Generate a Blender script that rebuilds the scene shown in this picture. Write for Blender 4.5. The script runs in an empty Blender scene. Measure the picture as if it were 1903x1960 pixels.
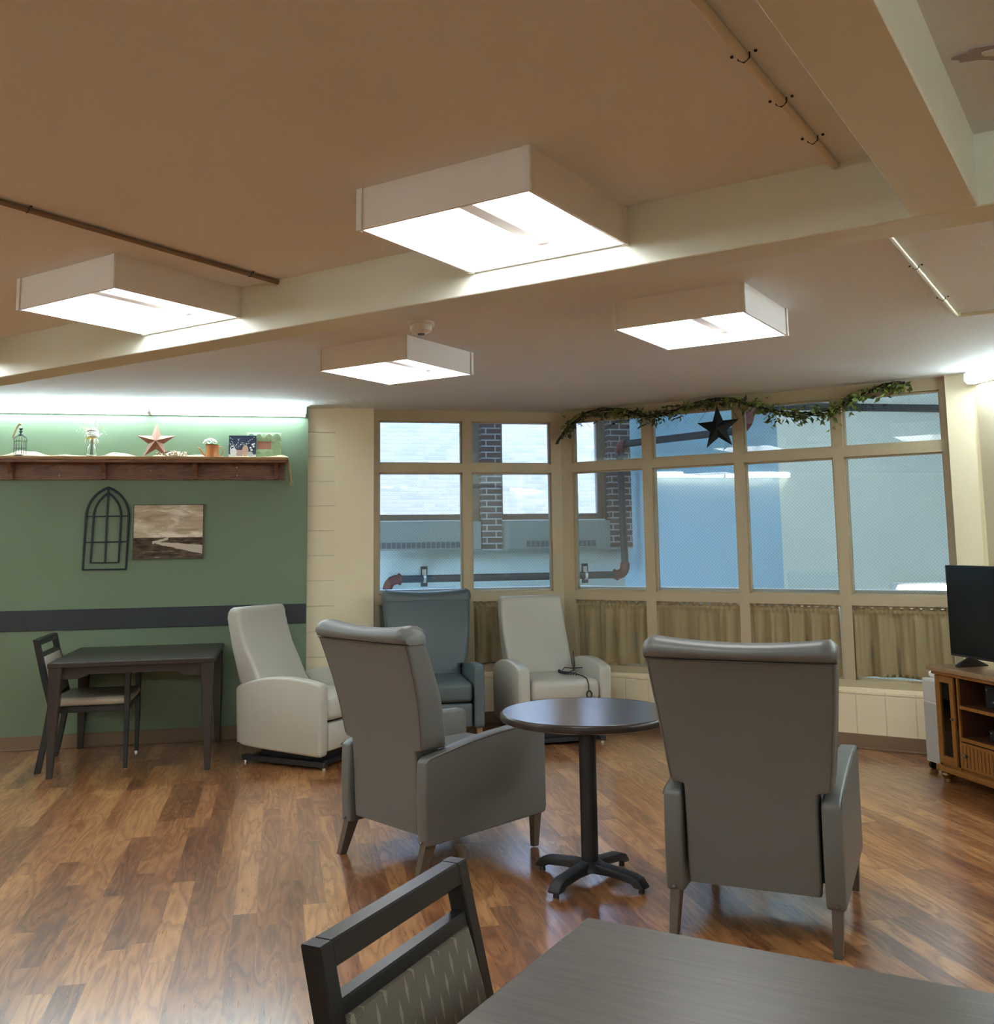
import bpy, bmesh, math, random
from mathutils import Vector, Matrix
random.seed(7)
PI = math.pi
SC = bpy.context.scene
COL = SC.collection
R = math.radians

# ------------------------------------------------------------------ camera
F_PX, CX, CY, W_PX, H_PX = 1906.41, 951.5, 803.86, 1903, 1960
pitch, roll, yaw = R(7.00887), R(-0.77599), R(12.3175)
cp, sp, cr, sr = math.cos(pitch), math.sin(pitch), math.cos(roll), math.sin(roll)
fw = Vector((0, cp, sp)); up0 = Vector((0, -sp, cp)); rt0 = Vector((1, 0, 0))
rt = rt0*cr + up0*sr; upv = -rt0*sr + up0*cr
RZ = Matrix.Rotation(-yaw, 3, 'Z')
rt, upv, fw = RZ@rt, RZ@upv, RZ@fw
cam_d = bpy.data.cameras.new('camera'); cam = bpy.data.objects.new('camera', cam_d); COL.objects.link(cam)
m3 = Matrix((rt, upv, -fw)).transposed()
cam.matrix_world = Matrix.Translation((0, 0, 1.5)) @ m3.to_4x4()
cam_d.sensor_fit = 'VERTICAL'; cam_d.sensor_height = 24.0
cam_d.lens = F_PX/H_PX*24.0
cam_d.shift_x = 0.0
cam_d.shift_y = -(H_PX/2 - CY)/H_PX
cam_d.clip_start = 0.02; cam_d.clip_end = 200
SC.camera = cam

# ------------------------------------------------------------------ view, sky, exposure
SC.view_settings.view_transform = 'Standard'; SC.view_settings.look = 'None'
SC.view_settings.gamma = 1.0; SC.view_settings.use_curve_mapping = False
SC.view_settings.exposure = 1.90
SC.cycles.use_denoising = True
try: SC.cycles.denoiser = 'OPENIMAGEDENOISE'
except Exception: pass
SC.cycles.max_bounces = 10; SC.cycles.diffuse_bounces = 6; SC.cycles.glossy_bounces = 4
SC.cycles.transparent_max_bounces = 16; SC.cycles.transmission_bounces = 6
SC.cycles.sample_clamp_indirect = 6.0
SC.cycles.caustics_reflective = False; SC.cycles.caustics_refractive = False
PANEL_E = 4.0        # ceiling fixture diffusers
TUBE_E = 9.8         # wall strip lights
SKY_E = 6.6

wd = bpy.data.worlds.new('sky'); SC.world = wd; wd.use_nodes = True
wn = wd.node_tree.nodes; wl = wd.node_tree.links
bg = wn['Background']; bg.inputs['Color'].default_value = (0.40, 0.62, 1.0, 1); bg.inputs['Strength'].default_value = SKY_E
sun_d = bpy.data.lights.new('sun', 'SUN'); sun_d.energy = 5.0; sun_d.angle = R(1); sun_d.color = (1, .97, .93)
sun = bpy.data.objects.new('sun', sun_d); COL.objects.link(sun)
sun.rotation_euler = (R(38), 0, R(25))
# daylight portals in the far windows of the stairwell
for (px0, px1) in ((-0.6, 2.05), (2.42, 3.60)):
    ld = bpy.data.lights.new('window_portal', 'AREA'); ld.shape = 'RECTANGLE'; ld.size = px1-px0; ld.size_y = 1.5
    ld.cycles.is_portal = True
    lo = bpy.data.objects.new('window_portal', ld); COL.objects.link(lo)
    lo.location = ((px0+px1)/2, 11.25, 2.55); lo.rotation_euler = (R(-90), 0, 0)

# ------------------------------------------------------------------ material helper
class G:
    def __init__(s, name):
        s.m = bpy.data.materials.new(name); s.m.use_nodes = True
        s.t = s.m.node_tree; s.n = s.t.nodes; s.l = s.t.links
        s.b = s.n['Principled BSDF']; s.out = s.n['Material Output']
    def new(s, t, **k):
        n = s.n.new(t)
        for a, v in k.items(): setattr(n, a, v)
        return n
    def put(s, sock, v):
        if hasattr(v, 'is_linked') or isinstance(v, bpy.types.NodeSocket): s.l.new(v, sock)
        elif isinstance(v, (tuple, list)) and len(v) == 3 and sock.type == 'RGBA': sock.default_value = (*v, 1)
        else: sock.default_value = v
    def math(s, op, a, b=None, c=None):
        n = s.new('ShaderNodeMath', operation=op)
        for i, v in enumerate((a, b, c)):
            if v is not None: s.put(n.inputs[i], v)
        return n.outputs[0]
    def mix(s, f, a, b, bt='MIX'):
        n = s.new('ShaderNodeMix', data_type='RGBA', blend_type=bt)
        s.put(n.inputs['Factor'], f); s.put(n.inputs[6], a); s.put(n.inputs[7], b)
        return n.outputs[2]
    def coord(s, kind='Object', scale=(1, 1, 1), loc=(0, 0, 0), rot=(0, 0, 0)):
        tc = s.new('ShaderNodeTexCoord'); mp = s.new('ShaderNodeMapping')
        s.l.new(tc.outputs[kind], mp.inputs[0])
        mp.inputs['Scale'].default_value = scale; mp.inputs['Location'].default_value = loc; mp.inputs['Rotation'].default_value = rot
        return mp.outputs[0]
    def noise(s, vec, scale, detail=2, rough=.5, dist=0):
        n = s.new('ShaderNodeTexNoise'); s.put(n.inputs['Vector'], vec)
        n.inputs['Scale'].default_value = scale; n.inputs['Detail'].default_value = detail
        n.inputs['Roughness'].default_value = rough; n.inputs['Distortion'].default_value = dist
        return n.outputs[0]
    def ramp(s, f, stops, interp='LINEAR'):
        n = s.new('ShaderNodeValToRGB'); n.color_ramp.interpolation = interp
        e = n.color_ramp.elements
        while len(e) < len(stops): e.new(.5)
        for i, (p, c) in enumerate(stops):
            e[i].position = p; e[i].color = (*c, 1) if not isinstance(c, float) else (c, c, c, 1)
        s.put(n.inputs[0], f); return n.outputs[0]
    def bump(s, h, strength=.3, dist=.01):
        n = s.new('ShaderNodeBump'); n.inputs['Strength'].default_value = strength; n.inputs['Distance'].default_value = dist
        s.put(n.inputs['Height'], h); s.l.new(n.outputs[0], s.b.inputs['Normal'])
    def fin(s, col=None, rough=None, metal=None, spec=None, coat=None, sheen=None):
        b = s.b
        for k, v in (('Base Color', col), ('Roughness', rough), ('Metallic', metal), ('Specular IOR Level', spec), ('Coat Weight', coat), ('Sheen Weight', sheen)):
            if v is not None: s.put(b.inputs[k], v)
        return s.m

def plain(name, col, rough=.5, metal=0., spec=.5, nz=.08, scale=30, bump=0., bscale=200, coat=0., bdist=.002):
    g = G(name); v = g.coord()
    n = g.noise(v, scale, 3)
    c = g.mix(n, tuple(x*(1-nz) for x in col), tuple(min(1, x*(1+nz)) for x in col))
    if bump: g.bump(g.noise(v, bscale, 2), bump, bdist)
    return g.fin(c, rough, metal, spec, coat)

def emit(name, col, strength):
    g = G(name); g.b.inputs['Base Color'].default_value = (.8, .8, .8, 1)
    g.b.inputs['Emission Color'].default_value = (*col, 1); g.b.inputs['Emission Strength'].default_value = strength
    return g.m

M = {}
def mat_floor():
    g = G('wood_plank_floor'); v = g.coord()
    sx = g.new('ShaderNodeSeparateXYZ'); g.l.new(v, sx.inputs[0]); X, Y = sx.outputs[0], sx.outputs[1]
    u = g.math('DIVIDE', g.math('ADD', X, 20.0), .094)
    ix = g.math('FLOOR', u); fx = g.math('FRACT', u)
    w1 = g.new('ShaderNodeTexWhiteNoise', noise_dimensions='1D'); g.put(w1.inputs['W'], ix)
    y2 = g.math('DIVIDE', g.math('ADD', g.math('ADD', Y, 20.0), g.math('MULTIPLY', w1.outputs[0], 3.0)), .90)
    iy = g.math('FLOOR', y2); fy = g.math('FRACT', y2)
    cb = g.new('ShaderNodeCombineXYZ'); g.put(cb.inputs[0], ix); g.put(cb.inputs[1], iy)
    w2 = g.new('ShaderNodeTexWhiteNoise', noise_dimensions='2D'); g.put(w2.inputs[0], cb.outputs[0])
    h = w2.outputs[0]
    gv = g.new('ShaderNodeCombineXYZ')
    g.put(gv.inputs[0], g.math('ADD', g.math('MULTIPLY', X, 8.5), g.math('MULTIPLY', h, 57.0)))
    g.put(gv.inputs[1], g.math('ADD', g.math('MULTIPLY', Y, 1.35), g.math('MULTIPLY', h, 31.0)))
    g.put(gv.inputs[2], g.math('MULTIPLY', h, 11.0))
    a = g.noise(gv.outputs[0], 1.0, 2.0, .5, .25)
    con = g.math('FRACT', g.math('MULTIPLY', a, 8.0))
    line = g.ramp(con, [(0, 1.0), (.12, .35), (.5, .0), (.85, .12), (1, .55)])
    blot = g.noise(gv.outputs[0], .8, 3, .6, .2)
    fv = g.new('ShaderNodeCombineXYZ'); g.put(fv.inputs[0], g.math('MULTIPLY', X, 190.0)); g.put(fv.inputs[1], g.math('MULTIPLY', Y, 9.0))
    fine = g.noise(fv.outputs[0], 1.0, 2)
    saw = g.ramp(con, [(0, 0.0), (.7, 1.0), (.86, .65), (1, 0.0)])
    sv = g.new('ShaderNodeCombineXYZ'); g.put(sv.inputs[0], g.math('ADD', g.math('MULTIPLY', X, 55.0), g.math('MULTIPLY', h, 90.0))); g.put(sv.inputs[1], g.math('MULTIPLY', Y, 2.2))
    strk = g.math('SUBTRACT', g.noise(sv.outputs[0], 1.0, 2), .15)
    tone = g.math('ADD', g.math('ADD', g.math('MULTIPLY', h, .48), g.math('MULTIPLY', blot, .44)), g.math('ADD', g.math('MULTIPLY', saw, .17), g.math('MULTIPLY', strk, .30)))
    c = g.ramp(tone, [(.20, (.095, .029, .010)), (.46, (.210, .072, .023)), (.68, (.345, .135, .044)), (.95, (.58, .285, .105))])
    c = g.mix(g.math('MULTIPLY', line, .38), c, (.105, .034, .013))
    lt = g.ramp(con, [(0, 0.0), (.35, 0.0), (.55, 1.0), (.75, 0.0), (1, 0.0)])
    c = g.mix(g.math('MULTIPLY', lt, .14), c, (.66, .36, .16))
    c = g.mix(g.ramp(fine, [(.45, 0.0), (.85, .18)]), c, (.11, .038, .015))
    ex = g.math('LESS_THAN', g.math('MINIMUM', fx, g.math('SUBTRACT', 1.0, fx)), .014)
    ey = g.math('LESS_THAN', g.math('MINIMUM', fy, g.math('SUBTRACT', 1.0, fy)), .0025)
    c = g.mix(g.math('MULTIPLY', g.math('MAXIMUM', ex, ey), .30), c, (.10, .035, .015))
    g.bump(fine, .04, .002)
    g.b.inputs['Coat Roughness'].default_value = .18; g.b.inputs['Coat IOR'].default_value = 2.0
    return g.fin(c, g.math('ADD', .24, g.math('MULTIPLY', fine, .10)), 0, .6, 1.0)
M['floor'] = mat_floor()

def mat_ceiling(name, c1, c2):
    g = G(name); v = g.coord()
    n = g.noise(v, 1.1, 4, .6, .3)
    g.bump(g.noise(v, 170, 3, .7), .55, .006)
    c = g.mix(n, c1, c2)
    sp_ = g.ramp(g.noise(v, 150, 2), [(.35, 0.0), (.75, 1.0)])
    c = g.mix(g.math('MULTIPLY', sp_, .22), c, (.88, .80, .68))
    return g.fin(c, .9, 0, .2)
M['ceiling'] = mat_ceiling('popcorn_ceiling', (.72, .765, .82), (.80, .84, .89))
M['beam'] = plain('beam_cream_paint', (.70, .72, .62), .42, nz=.03, scale=3, bump=.08, bscale=90)
M['cream'] = plain('cream_wall_paint', (.80, .70, .50), .5, nz=.03, scale=3, bump=.2, bscale=60, bdist=.004)
M['tan'] = plain('tan_window_frame_paint', (.46, .38, .25), .42, nz=.04, scale=8, bump=.05)
M['green'] = plain('sage_green_paint', (.155, .222, .142), .5, nz=.03, scale=4, bump=.12, bscale=260)
M['navy'] = plain('dark_chair_rail_laminate', (.018, .021, .030), .5, nz=.2)
M['vinyl_base'] = plain('brown_vinyl_baseboard', (.20, .125, .075), .45, nz=.05)
M['white_metal'] = plain('white_fixture_metal', (.80, .77, .76), .35, nz=.01)
M['white_plastic'] = plain('white_plastic', (.75, .74, .72), .4, nz=.02)
M['conduit'] = plain('painted_conduit', (.68, .60, .46), .4, nz=.04)
M['conduit_bright'] = plain('glossy_conduit_paint', (.72, .66, .48), .22, nz=.04)
M['dark'] = plain('dark_gap', (.012, .012, .014), .7)
M['black_metal'] = plain('black_powder_coat', (.008, .009, .012), .5, nz=.15)
M['black_plastic'] = plain('black_plastic', (.010, .011, .014), .35)
M['screen'] = plain('tv_screen', (.001, .004, .006), .22, nz=.1)
M['silver'] = plain('brushed_silver', (.65, .64, .62), .3, metal=1.)
M['taupe'] = plain('taupe_vinyl_upholstery', (.112, .112, .104), .42, nz=.05, scale=6, bump=.08, bscale=420)
M['lightgrey'] = plain('light_grey_vinyl', (.43, .42, .37), .40, nz=.03, scale=6, bump=.06, bscale=380)
M['taupe_bluelit'] = plain('bluelit_taupe_vinyl', (.075, .100, .108), .42, nz=.05, scale=6, bump=.08, bscale=420)  # same taupe vinyl, with the bluish window light put into its colour
M['seam'] = plain('dark_seam_piping', (.07, .065, .06), .6)
M['leg_wood'] = plain('walnut_leg', (.085, .058, .042), .35, nz=.25, scale=20)
M['pale_leg'] = plain('pale_leg', (.30, .19, .10), .4, nz=.2, scale=20)
M['chair_frame'] = plain('charcoal_wood_frame', (.016, .015, .0155), .28, nz=.15)
for k_ in ('chair_frame', 'espresso'):
    if k_ in M: M[k_].node_tree.nodes['Principled BSDF'].inputs['Specular IOR Level'].default_value = .28
M['seat_tan'] = plain('tan_seat_vinyl', (.36, .31, .24), .38, nz=.05)
M['backlinen'] = plain('linen_back_fabric', (.42, .37, .30), .7, nz=.08, scale=60)
M['espresso'] = plain('espresso_table_wood', (.032, .021, .018), .30, nz=.2, scale=12)
M['copper'] = plain('brushed_copper', (.60, .26, .12), .38, metal=.75, nz=.12, scale=15)
M['rust'] = plain('copper_paint_star', (.30, .135, .08), .55, metal=.15, nz=.1)
M['burlap'] = plain('burlap', (.46, .37, .23), .9, nz=.15, scale=120)
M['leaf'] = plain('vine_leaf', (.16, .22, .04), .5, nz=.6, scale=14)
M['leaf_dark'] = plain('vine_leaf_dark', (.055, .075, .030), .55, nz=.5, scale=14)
M['twig'] = plain('dark_twig', (.022, .015, .012), .8)
M['star'] = plain('black_tin_star', (.010, .016, .018), .38, metal=.3)
M['corridor'] = plain('pale_blue_green_wall', (.66, .70, .64), .45, nz=.03, scale=2)
M['pipe'] = plain('dark_sprinkler_pipe', (.010, .022, .028), .45)
M['redfit'] = plain('red_oxide_fitting', (.11, .022, .016), .5, nz=.2)
M['sill_white'] = plain('white_sill', (.80, .82, .85), .35)
M['convector'] = plain('cream_convector_cabinet', (.18, .20, .175), .5)
M['winwood'] = plain('brown_wood_sash', (.16, .11, .075), .5)
M['petal_w'] = plain('white_petal', (.85, .87, .80), .7)
M['petal_y'] = plain('yellow_petal', (.80, .66, .16), .7)
M['stem'] = plain('dry_stem', (.42, .33, .24), .8)
M['greenleaf'] = plain('small_green_leaf', (.10, .28, .10), .6)
M['sagepaint'] = plain('pale_green_frame', (.34, .46, .28), .6)
M['rose'] = plain('rose_photo', (.42, .18, .14), .5)
M['berry'] = plain('cream_berries', (.72, .60, .45), .5, nz=.3)
M['berry_dark'] = plain('brown_berries', (.20, .10, .07), .5)
M['oak'] = None
def mat_wood(name, c1, c2, sc=(1, 12, 12), rough=.4, k=9.0):
    g = G(name); v = g.coord(scale=sc)
    a = g.noise(v, 1.3, 3, .6, .7)
    l = g.ramp(g.math('FRACT', g.math('MULTIPLY', a, k)), [(0, 1.0), (.25, .2), (.7, 0.0), (1, .8)])
    return g.fin(g.mix(l, c1, c2), rough, 0, .5)
M['shelfwood'] = mat_wood('stained_pine_shelf', (.22, .088, .045), (.115, .042, .022), (1.2, 9, 9))
M['shelftop'] = mat_wood('stained_pine_shelf_top', (.36, .20, .085), (.24, .12, .05), (1.2, 9, 9))
M['honey'] = mat_wood('honey_oak', (.28, .118, .018), (.19, .070, .012), (9, 9, 1.2), .38)
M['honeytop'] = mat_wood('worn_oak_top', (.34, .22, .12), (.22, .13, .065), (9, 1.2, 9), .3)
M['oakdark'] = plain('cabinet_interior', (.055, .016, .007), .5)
def mat_tabletop(name, c1, c2, rough, rot):
    g = G(name); v = g.coord(rot=(0, 0, rot), scale=(3, 60, 3))
    a = g.noise(v, 2.0, 4, .65, .3)
    g.bump(a, .06, .001)
    return g.fin(g.mix(g.ramp(a, [(.3, 0.0), (.7, 1.0)]), c1, c2), g.math('ADD', rough-.05, g.math('MULTIPLY', a, .1)), 0, .5)
M['espresso'].node_tree.nodes['Principled BSDF'].inputs['Specular IOR Level'].default_value = .3
M['neartop'] = mat_tabletop('grey_brown_laminate', (.095, .082, .070), (.150, .130, .112), .33, 0)
M['backtop'] = mat_tabletop('dark_laminate', (.028, .024, .019), (.042, .035, .027), .34, 0)
M['backtop'].node_tree.nodes['Principled BSDF'].inputs['Specular IOR Level'].default_value = .35
M['roundtop'] = mat_tabletop('espresso_laminate', (.030, .022, .022), (.050, .036, .034), .24, 0)
_b = M['roundtop'].node_tree.nodes['Principled BSDF']; _b.inputs['Coat Weight'].default_value = 1.0; _b.inputs['Coat IOR'].default_value = 1.8; _b.inputs['Coat Roughness'].default_value = .22

def mat_fabric():
    g = G('patterned_seat_fabric'); v = g.coord()
    sx = g.new('ShaderNodeSeparateXYZ'); g.l.new(v, sx.inputs[0]); X, Z = sx.outputs[0], sx.outputs[2]
    st = g.math('SINE', g.math('MULTIPLY', g.math('ADD', Z, g.math('MULTIPLY', g.math('ABSOLUTE', g.math('SUBTRACT', g.math('FRACT', g.math('MULTIPLY', X, 22.0)), .5)), .05)), 1300.0))
    # vertical lozenge flecks
    cxx = g.math('MULTIPLY', X, 33.0); ci = g.math('FLOOR', cxx); cf = g.math('SUBTRACT', g.math('FRACT', cxx), .5)
    zz = g.math('ADD', g.math('MULTIPLY', Z, 15.0), g.math('MULTIPLY', ci, .37)); zf = g.math('SUBTRACT', g.math('FRACT', zz), .5)
    d = g.math('ADD', g.math('MULTIPLY', g.math('ABSOLUTE', g.math('ADD', cf, g.math('MULTIPLY', zf, .25))), 4.5), g.math('MULTIPLY', g.math('ABSOLUTE', zf), 2.2))
    fl = g.math('LESS_THAN', d, .72)
    c = g.mix(g.math('MULTIPLY', g.math('ADD', st, 1.0), .5), (.108, .092, .072), (.180, .156, .122))
    c = g.mix(g.math('MULTIPLY', fl, .8), c, (.285, .255, .205))
    g.bump(st, .15, .001)
    return g.fin(c, .85, 0, .3)
M['fabric'] = mat_fabric()

def mat_block(name, col, bw, bh, off, loc=(0, 0, 0), axis='XZ'):
    g = G(name); tc = g.new('ShaderNodeTexCoord'); sx = g.new('ShaderNodeSeparateXYZ'); g.l.new(tc.outputs['Object'], sx.inputs[0])
    cb = g.new('ShaderNodeCombineXYZ'); g.put(cb.inputs[0], g.math('ADD', sx.outputs[0], loc[0])); g.put(cb.inputs[1], g.math('ADD', sx.outputs[2], loc[1]))
    bt = g.new('ShaderNodeTexBrick', offset=off); g.l.new(cb.outputs[0], bt.inputs[0])
    bt.inputs['Scale'].default_value = 1.0; bt.inputs['Brick Width'].default_value = bw; bt.inputs['Row Height'].default_value = bh
    bt.inputs['Mortar Size'].default_value = .006; bt.inputs['Mortar Smooth'].default_value = .6
    v = g.coord(); n = g.noise(v, 45, 3)
    g.bump(g.math('ADD', g.math('MULTIPLY', bt.outputs['Fac'], -1.0), g.math('MULTIPLY', n, .25)), .7, .008)
    c = g.mix(g.math('MULTIPLY', bt.outputs['Fac'], .18), col, tuple(x*.55 for x in col))
    return g.fin(c, .5, 0, .4)
M['block'] = mat_block('painted_block', (.80, .70, .50), 3.0, .2035, 0, (1.0, .015))
M['block_low'] = mat_block('painted_block_low', (.80, .70, .50), .2035, .377, 0, (0.0, 0.0))

def mat_brick(name, cols, mortar, bw, bh, ms, rough=.8, axis=0):
    g = G(name); tc = g.new('ShaderNodeTexCoord'); sx = g.new('ShaderNodeSeparateXYZ'); g.l.new(tc.outputs['Object'], sx.inputs[0])
    cb = g.new('ShaderNodeCombineXYZ'); g.put(cb.inputs[0], g.math('ADD', sx.outputs[0], sx.outputs[1])); g.put(cb.inputs[1], sx.outputs[2])
    bt = g.new('ShaderNodeTexBrick', offset=.5); g.l.new(cb.outputs[0], bt.inputs[0])
    bt.inputs['Scale'].default_value = 1.0; bt.inputs['Brick Width'].default_value = bw; bt.inputs['Row Height'].default_value = bh
    bt.inputs['Mortar Size'].default_value = ms; bt.inputs['Mortar Smooth'].default_value = .1; bt.inputs['Bias'].default_value = -.5 if ms == .009 else 0
    bt.inputs['Color1'].default_value = (*cols[0], 1); bt.inputs['Color2'].default_value = (*cols[1], 1); bt.inputs['Mortar'].default_value = (*mortar, 1)
    g.bump(g.math('MULTIPLY', bt.outputs['Fac'], -1.0), .6, .01)
    return g.fin(bt.outputs['Color'], rough, 0, .3)
M['brick_pillar'] = mat_brick('brown_brick', ((.075, .048, .045), (.10, .06, .05)), (.30, .31, .31), .21, .0677, .008)
M['brick_out'] = mat_brick('pale_brick_building', ((.155, .118, .135), (.070, .078, .108)), (.145, .118, .140), .20, .068, .009)

def mat_glass(name, wires, gloss_r=.0):
    g = G(name); g.n.remove(g.b)
    tr = g.new('ShaderNodeBsdfTransparent'); tr.inputs[0].default_value = (.93, .97, .96, 1)
    gl = g.new('ShaderNodeBsdfGlossy'); gl.inputs['Roughness'].default_value = gloss_r
    fr = g.new('ShaderNodeFresnel'); fr.inputs['IOR'].default_value = 1.52
    f2 = g.math('MINIMUM', g.math('MULTIPLY', fr.outputs[0], 1.8), 1.0)
    mx = g.new('ShaderNodeMixShader'); g.put(mx.inputs[0], f2); g.l.new(tr.outputs[0], mx.inputs[1]); g.l.new(gl.outputs[0], mx.inputs[2])
    last = mx.outputs[0]
    if wires:
        tc = g.new('ShaderNodeTexCoord'); sx = g.new('ShaderNodeSeparateXYZ'); g.l.new(tc.outputs['Object'], sx.inputs[0])
        fs = []
        for sgn in (1, -1):
            a = g.math('ADD', sx.outputs[0], g.math('MULTIPLY', sx.outputs[2], sgn*1.0))
            b = g.math('ABSOLUTE', g.math('SUBTRACT', g.math('FRACT', g.math('DIVIDE', g.math('ADD', a, 40.0), .027)), .5))
            fs.append(g.math('LESS_THAN', b, .035))
        d = g.new('ShaderNodeBsdfDiffuse'); d.inputs[0].default_value = (.22, .27, .29, 1)
        m2 = g.new('ShaderNodeMixShader'); g.put(m2.inputs[0], g.math('MULTIPLY', g.math('MAXIMUM', fs[0], fs[1]), .22))
        g.l.new(last, m2.inputs[1]); g.l.new(d.outputs[0], m2.inputs[2]); last = m2.outputs[0]
    g.l.new(last, g.out.inputs[0]); return g.m
M['wired'] = mat_glass('wired_glass', True)
M['glass'] = mat_glass('clear_glass', False)

def mat_curtain():
    g = G('tan_cafe_curtain'); v = g.coord()
    n = g.noise(v, 8, 4, .6); w = g.noise(g.coord(scale=(300, 300, 60)), 1, 2)
    c = g.mix(n, (.36, .28, .15), (.48, .38, .22)); c = g.mix(g.math('MULTIPLY', w, .3), c, (.29, .22, .12))
    g.fin(c, .9, 0, .1)
    tl = g.new('ShaderNodeBsdfTranslucent'); tl.inputs[0].default_value = (.42, .31, .17, 1)
    ms = g.new('ShaderNodeMixShader'); ms.inputs[0].default_value = .22
    g.l.new(g.b.outputs[0], ms.inputs[1]); g.l.new(tl.outputs[0], ms.inputs[2]); g.l.new(ms.outputs[0], g.out.inputs[0])
    return g.m
M['curtain'] = mat_curtain()

def mat_painting():
    g = G('sepia_landscape_canvas'); tc = g.new('ShaderNodeTexCoord'); sx = g.new('ShaderNodeSeparateXYZ'); g.l.new(tc.outputs['Generated'], sx.inputs[0])
    X, Z = sx.outputs[0], sx.outputs[2]
    v1 = g.coord('Generated', (1.6, 1, 4.5)); v2 = g.coord('Generated', (3, 1, 14))
    cl = g.noise(v1, 1.4, 4, .6, .6)
    sky = g.ramp(cl, [(.30, (.34, .25, .16)), (.50, (.56, .46, .35)), (.64, (.86, .78, .67))])
    gr = g.ramp(g.noise(v2, 1.6, 4, .65, .4), [(.38, (.030, .020, .015)), (.6, (.14, .095, .065)), (.76, (.42, .34, .26))])
    # winding river
    # upper bend: from (.50,.37) down-left to (.30,.30); lower reach widens to the right edge
    wob = g.math('MULTIPLY', g.math('SUBTRACT', g.noise(v2, 2.2, 3, .6), .5), .05)
    Zw = g.math('ADD', Z, wob)
    u1 = g.math('ABSOLUTE', g.math('SUBTRACT', Zw, g.math('ADD', .30, g.math('MULTIPLY', g.math('SUBTRACT', X, .30), .33))))
    r1 = g.math('MULTIPLY', g.math('LESS_THAN', u1, .024), g.math('MULTIPLY', g.math('GREATER_THAN', X, .27), g.math('LESS_THAN', X, .50)))
    u2 = g.math('ABSOLUTE', g.math('SUBTRACT', Zw, g.math('ADD', .285, g.math('MULTIPLY', g.math('SUBTRACT', X, .33), -.20))))
    r2 = g.math('MULTIPLY', g.math('LESS_THAN', u2, g.math('ADD', .022, g.math('MULTIPLY', g.math('SUBTRACT', X, .33), .09))), g.math('GREATER_THAN', X, .32))
    riv = g.math('MAXIMUM', r1, r2)
    gr = g.mix(riv, gr, (.60, .52, .45))
    low = g.math('LESS_THAN', Z, .385)
    return g.fin(g.mix(low, sky, gr), .7, 0, .3)
M['painting'] = mat_painting()

# ------------------------------------------------------------------ mesh helpers
def empty(name, loc=(0, 0, 0), rz=0, label=None, cat=None, group=None, kind=None):
    o = bpy.data.objects.new(name, None); COL.objects.link(o); o.location = loc; o.rotation_euler = (0, 0, rz)
    o.empty_display_size = .1
    tag(o, label, cat, group, kind); return o
def tag(o, label=None, cat=None, group=None, kind=None):
    for k, v in (('label', label), ('category', cat), ('group', group), ('kind', kind)):
        if v: o[k] = v
    return o
def mk(name, bm, mat, parent=None, smooth=40, loc=(0, 0, 0), rot=(0, 0, 0)):
    bmesh.ops.recalc_face_normals(bm, faces=bm.faces)
    if smooth:
        lim = R(smooth)
        for f in bm.faces: f.smooth = True
        for e in bm.edges:
            if len(e.link_faces) == 2 and e.calc_face_angle(0) > lim: e.smooth = False
    me = bpy.data.meshes.new(name); bm.to_mesh(me); bm.free()
    o = bpy.data.objects.new(name, me); COL.objects.link(o); o.location = loc; o.rotation_euler = rot
    mats = mat if isinstance(mat, (list, tuple)) else [mat]
    for m_ in mats: me.materials.append(m_)
    if parent: o.parent = parent
    return o
def B(): return bmesh.new()
def box(bm, x0, x1, y0, y1, z0, z1, bev=0., seg=2, mat=None, mi=0):
    r = bmesh.ops.create_cube(bm, size=1.0)
    vs = r['verts']
    bmesh.ops.scale(bm, vec=(x1-x0, y1-y0, z1-z0), verts=vs)
    bmesh.ops.translate(bm, vec=((x0+x1)/2, (y0+y1)/2, (z0+z1)/2), verts=vs)
    fs = list({f for v in vs for f in v.link_faces})
    for f in fs: f.material_index = mi
    if bev:
        es = list({e for v in vs for e in v.link_edges})
        rr = bmesh.ops.bevel(bm, geom=es, offset=bev, segments=seg, profile=.5, affect='EDGES')
        vs = list({v for f in rr['faces'] for v in f.verts} | {v for v in vs if v.is_valid})
        for f in rr['faces']: f.material_index = mi
    if mat is not None: bmesh.ops.transform(bm, matrix=mat, verts=[v for v in vs if v.is_valid])
    return bm
def bx(*a, **k): return box(B(), *a, **k)
def prism(bm, pts, axis, t0, t1, bev=0., seg=2, mat=None):
    """outline pts extruded along axis ('x': pts are (y,z); 'y': (x,z); 'z': (x,y))"""
    def P3(p, t): return {'x': (t, p[0], p[1]), 'y': (p[0], t, p[1]), 'z': (p[0], p[1], t)}[axis]
    a = [bm.verts.new(P3(p, t0)) for p in pts]; b = [bm.verts.new(P3(p, t1)) for p in pts]
    n = len(pts); fs = [bm.faces.new(a[::-1]), bm.faces.new(b)]
    for i in range(n): fs.append(bm.faces.new((a[i], a[(i+1) % n], b[(i+1) % n], b[i])))
    vs = a+b
    bmesh.ops.recalc_face_normals(bm, faces=fs)
    if bev:
        es = list({e for v in vs for e in v.link_edges})
        rr = bmesh.ops.bevel(bm, geom=es, offset=bev, segments=seg, profile=.5, affect='EDGES')
        vs = list({v for f in rr['faces'] for v in f.verts} | {v for v in vs if v.is_valid})
    if mat is not None: bmesh.ops.transform(bm, matrix=mat, verts=[v for v in vs if v.is_valid])
    return bm
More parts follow.
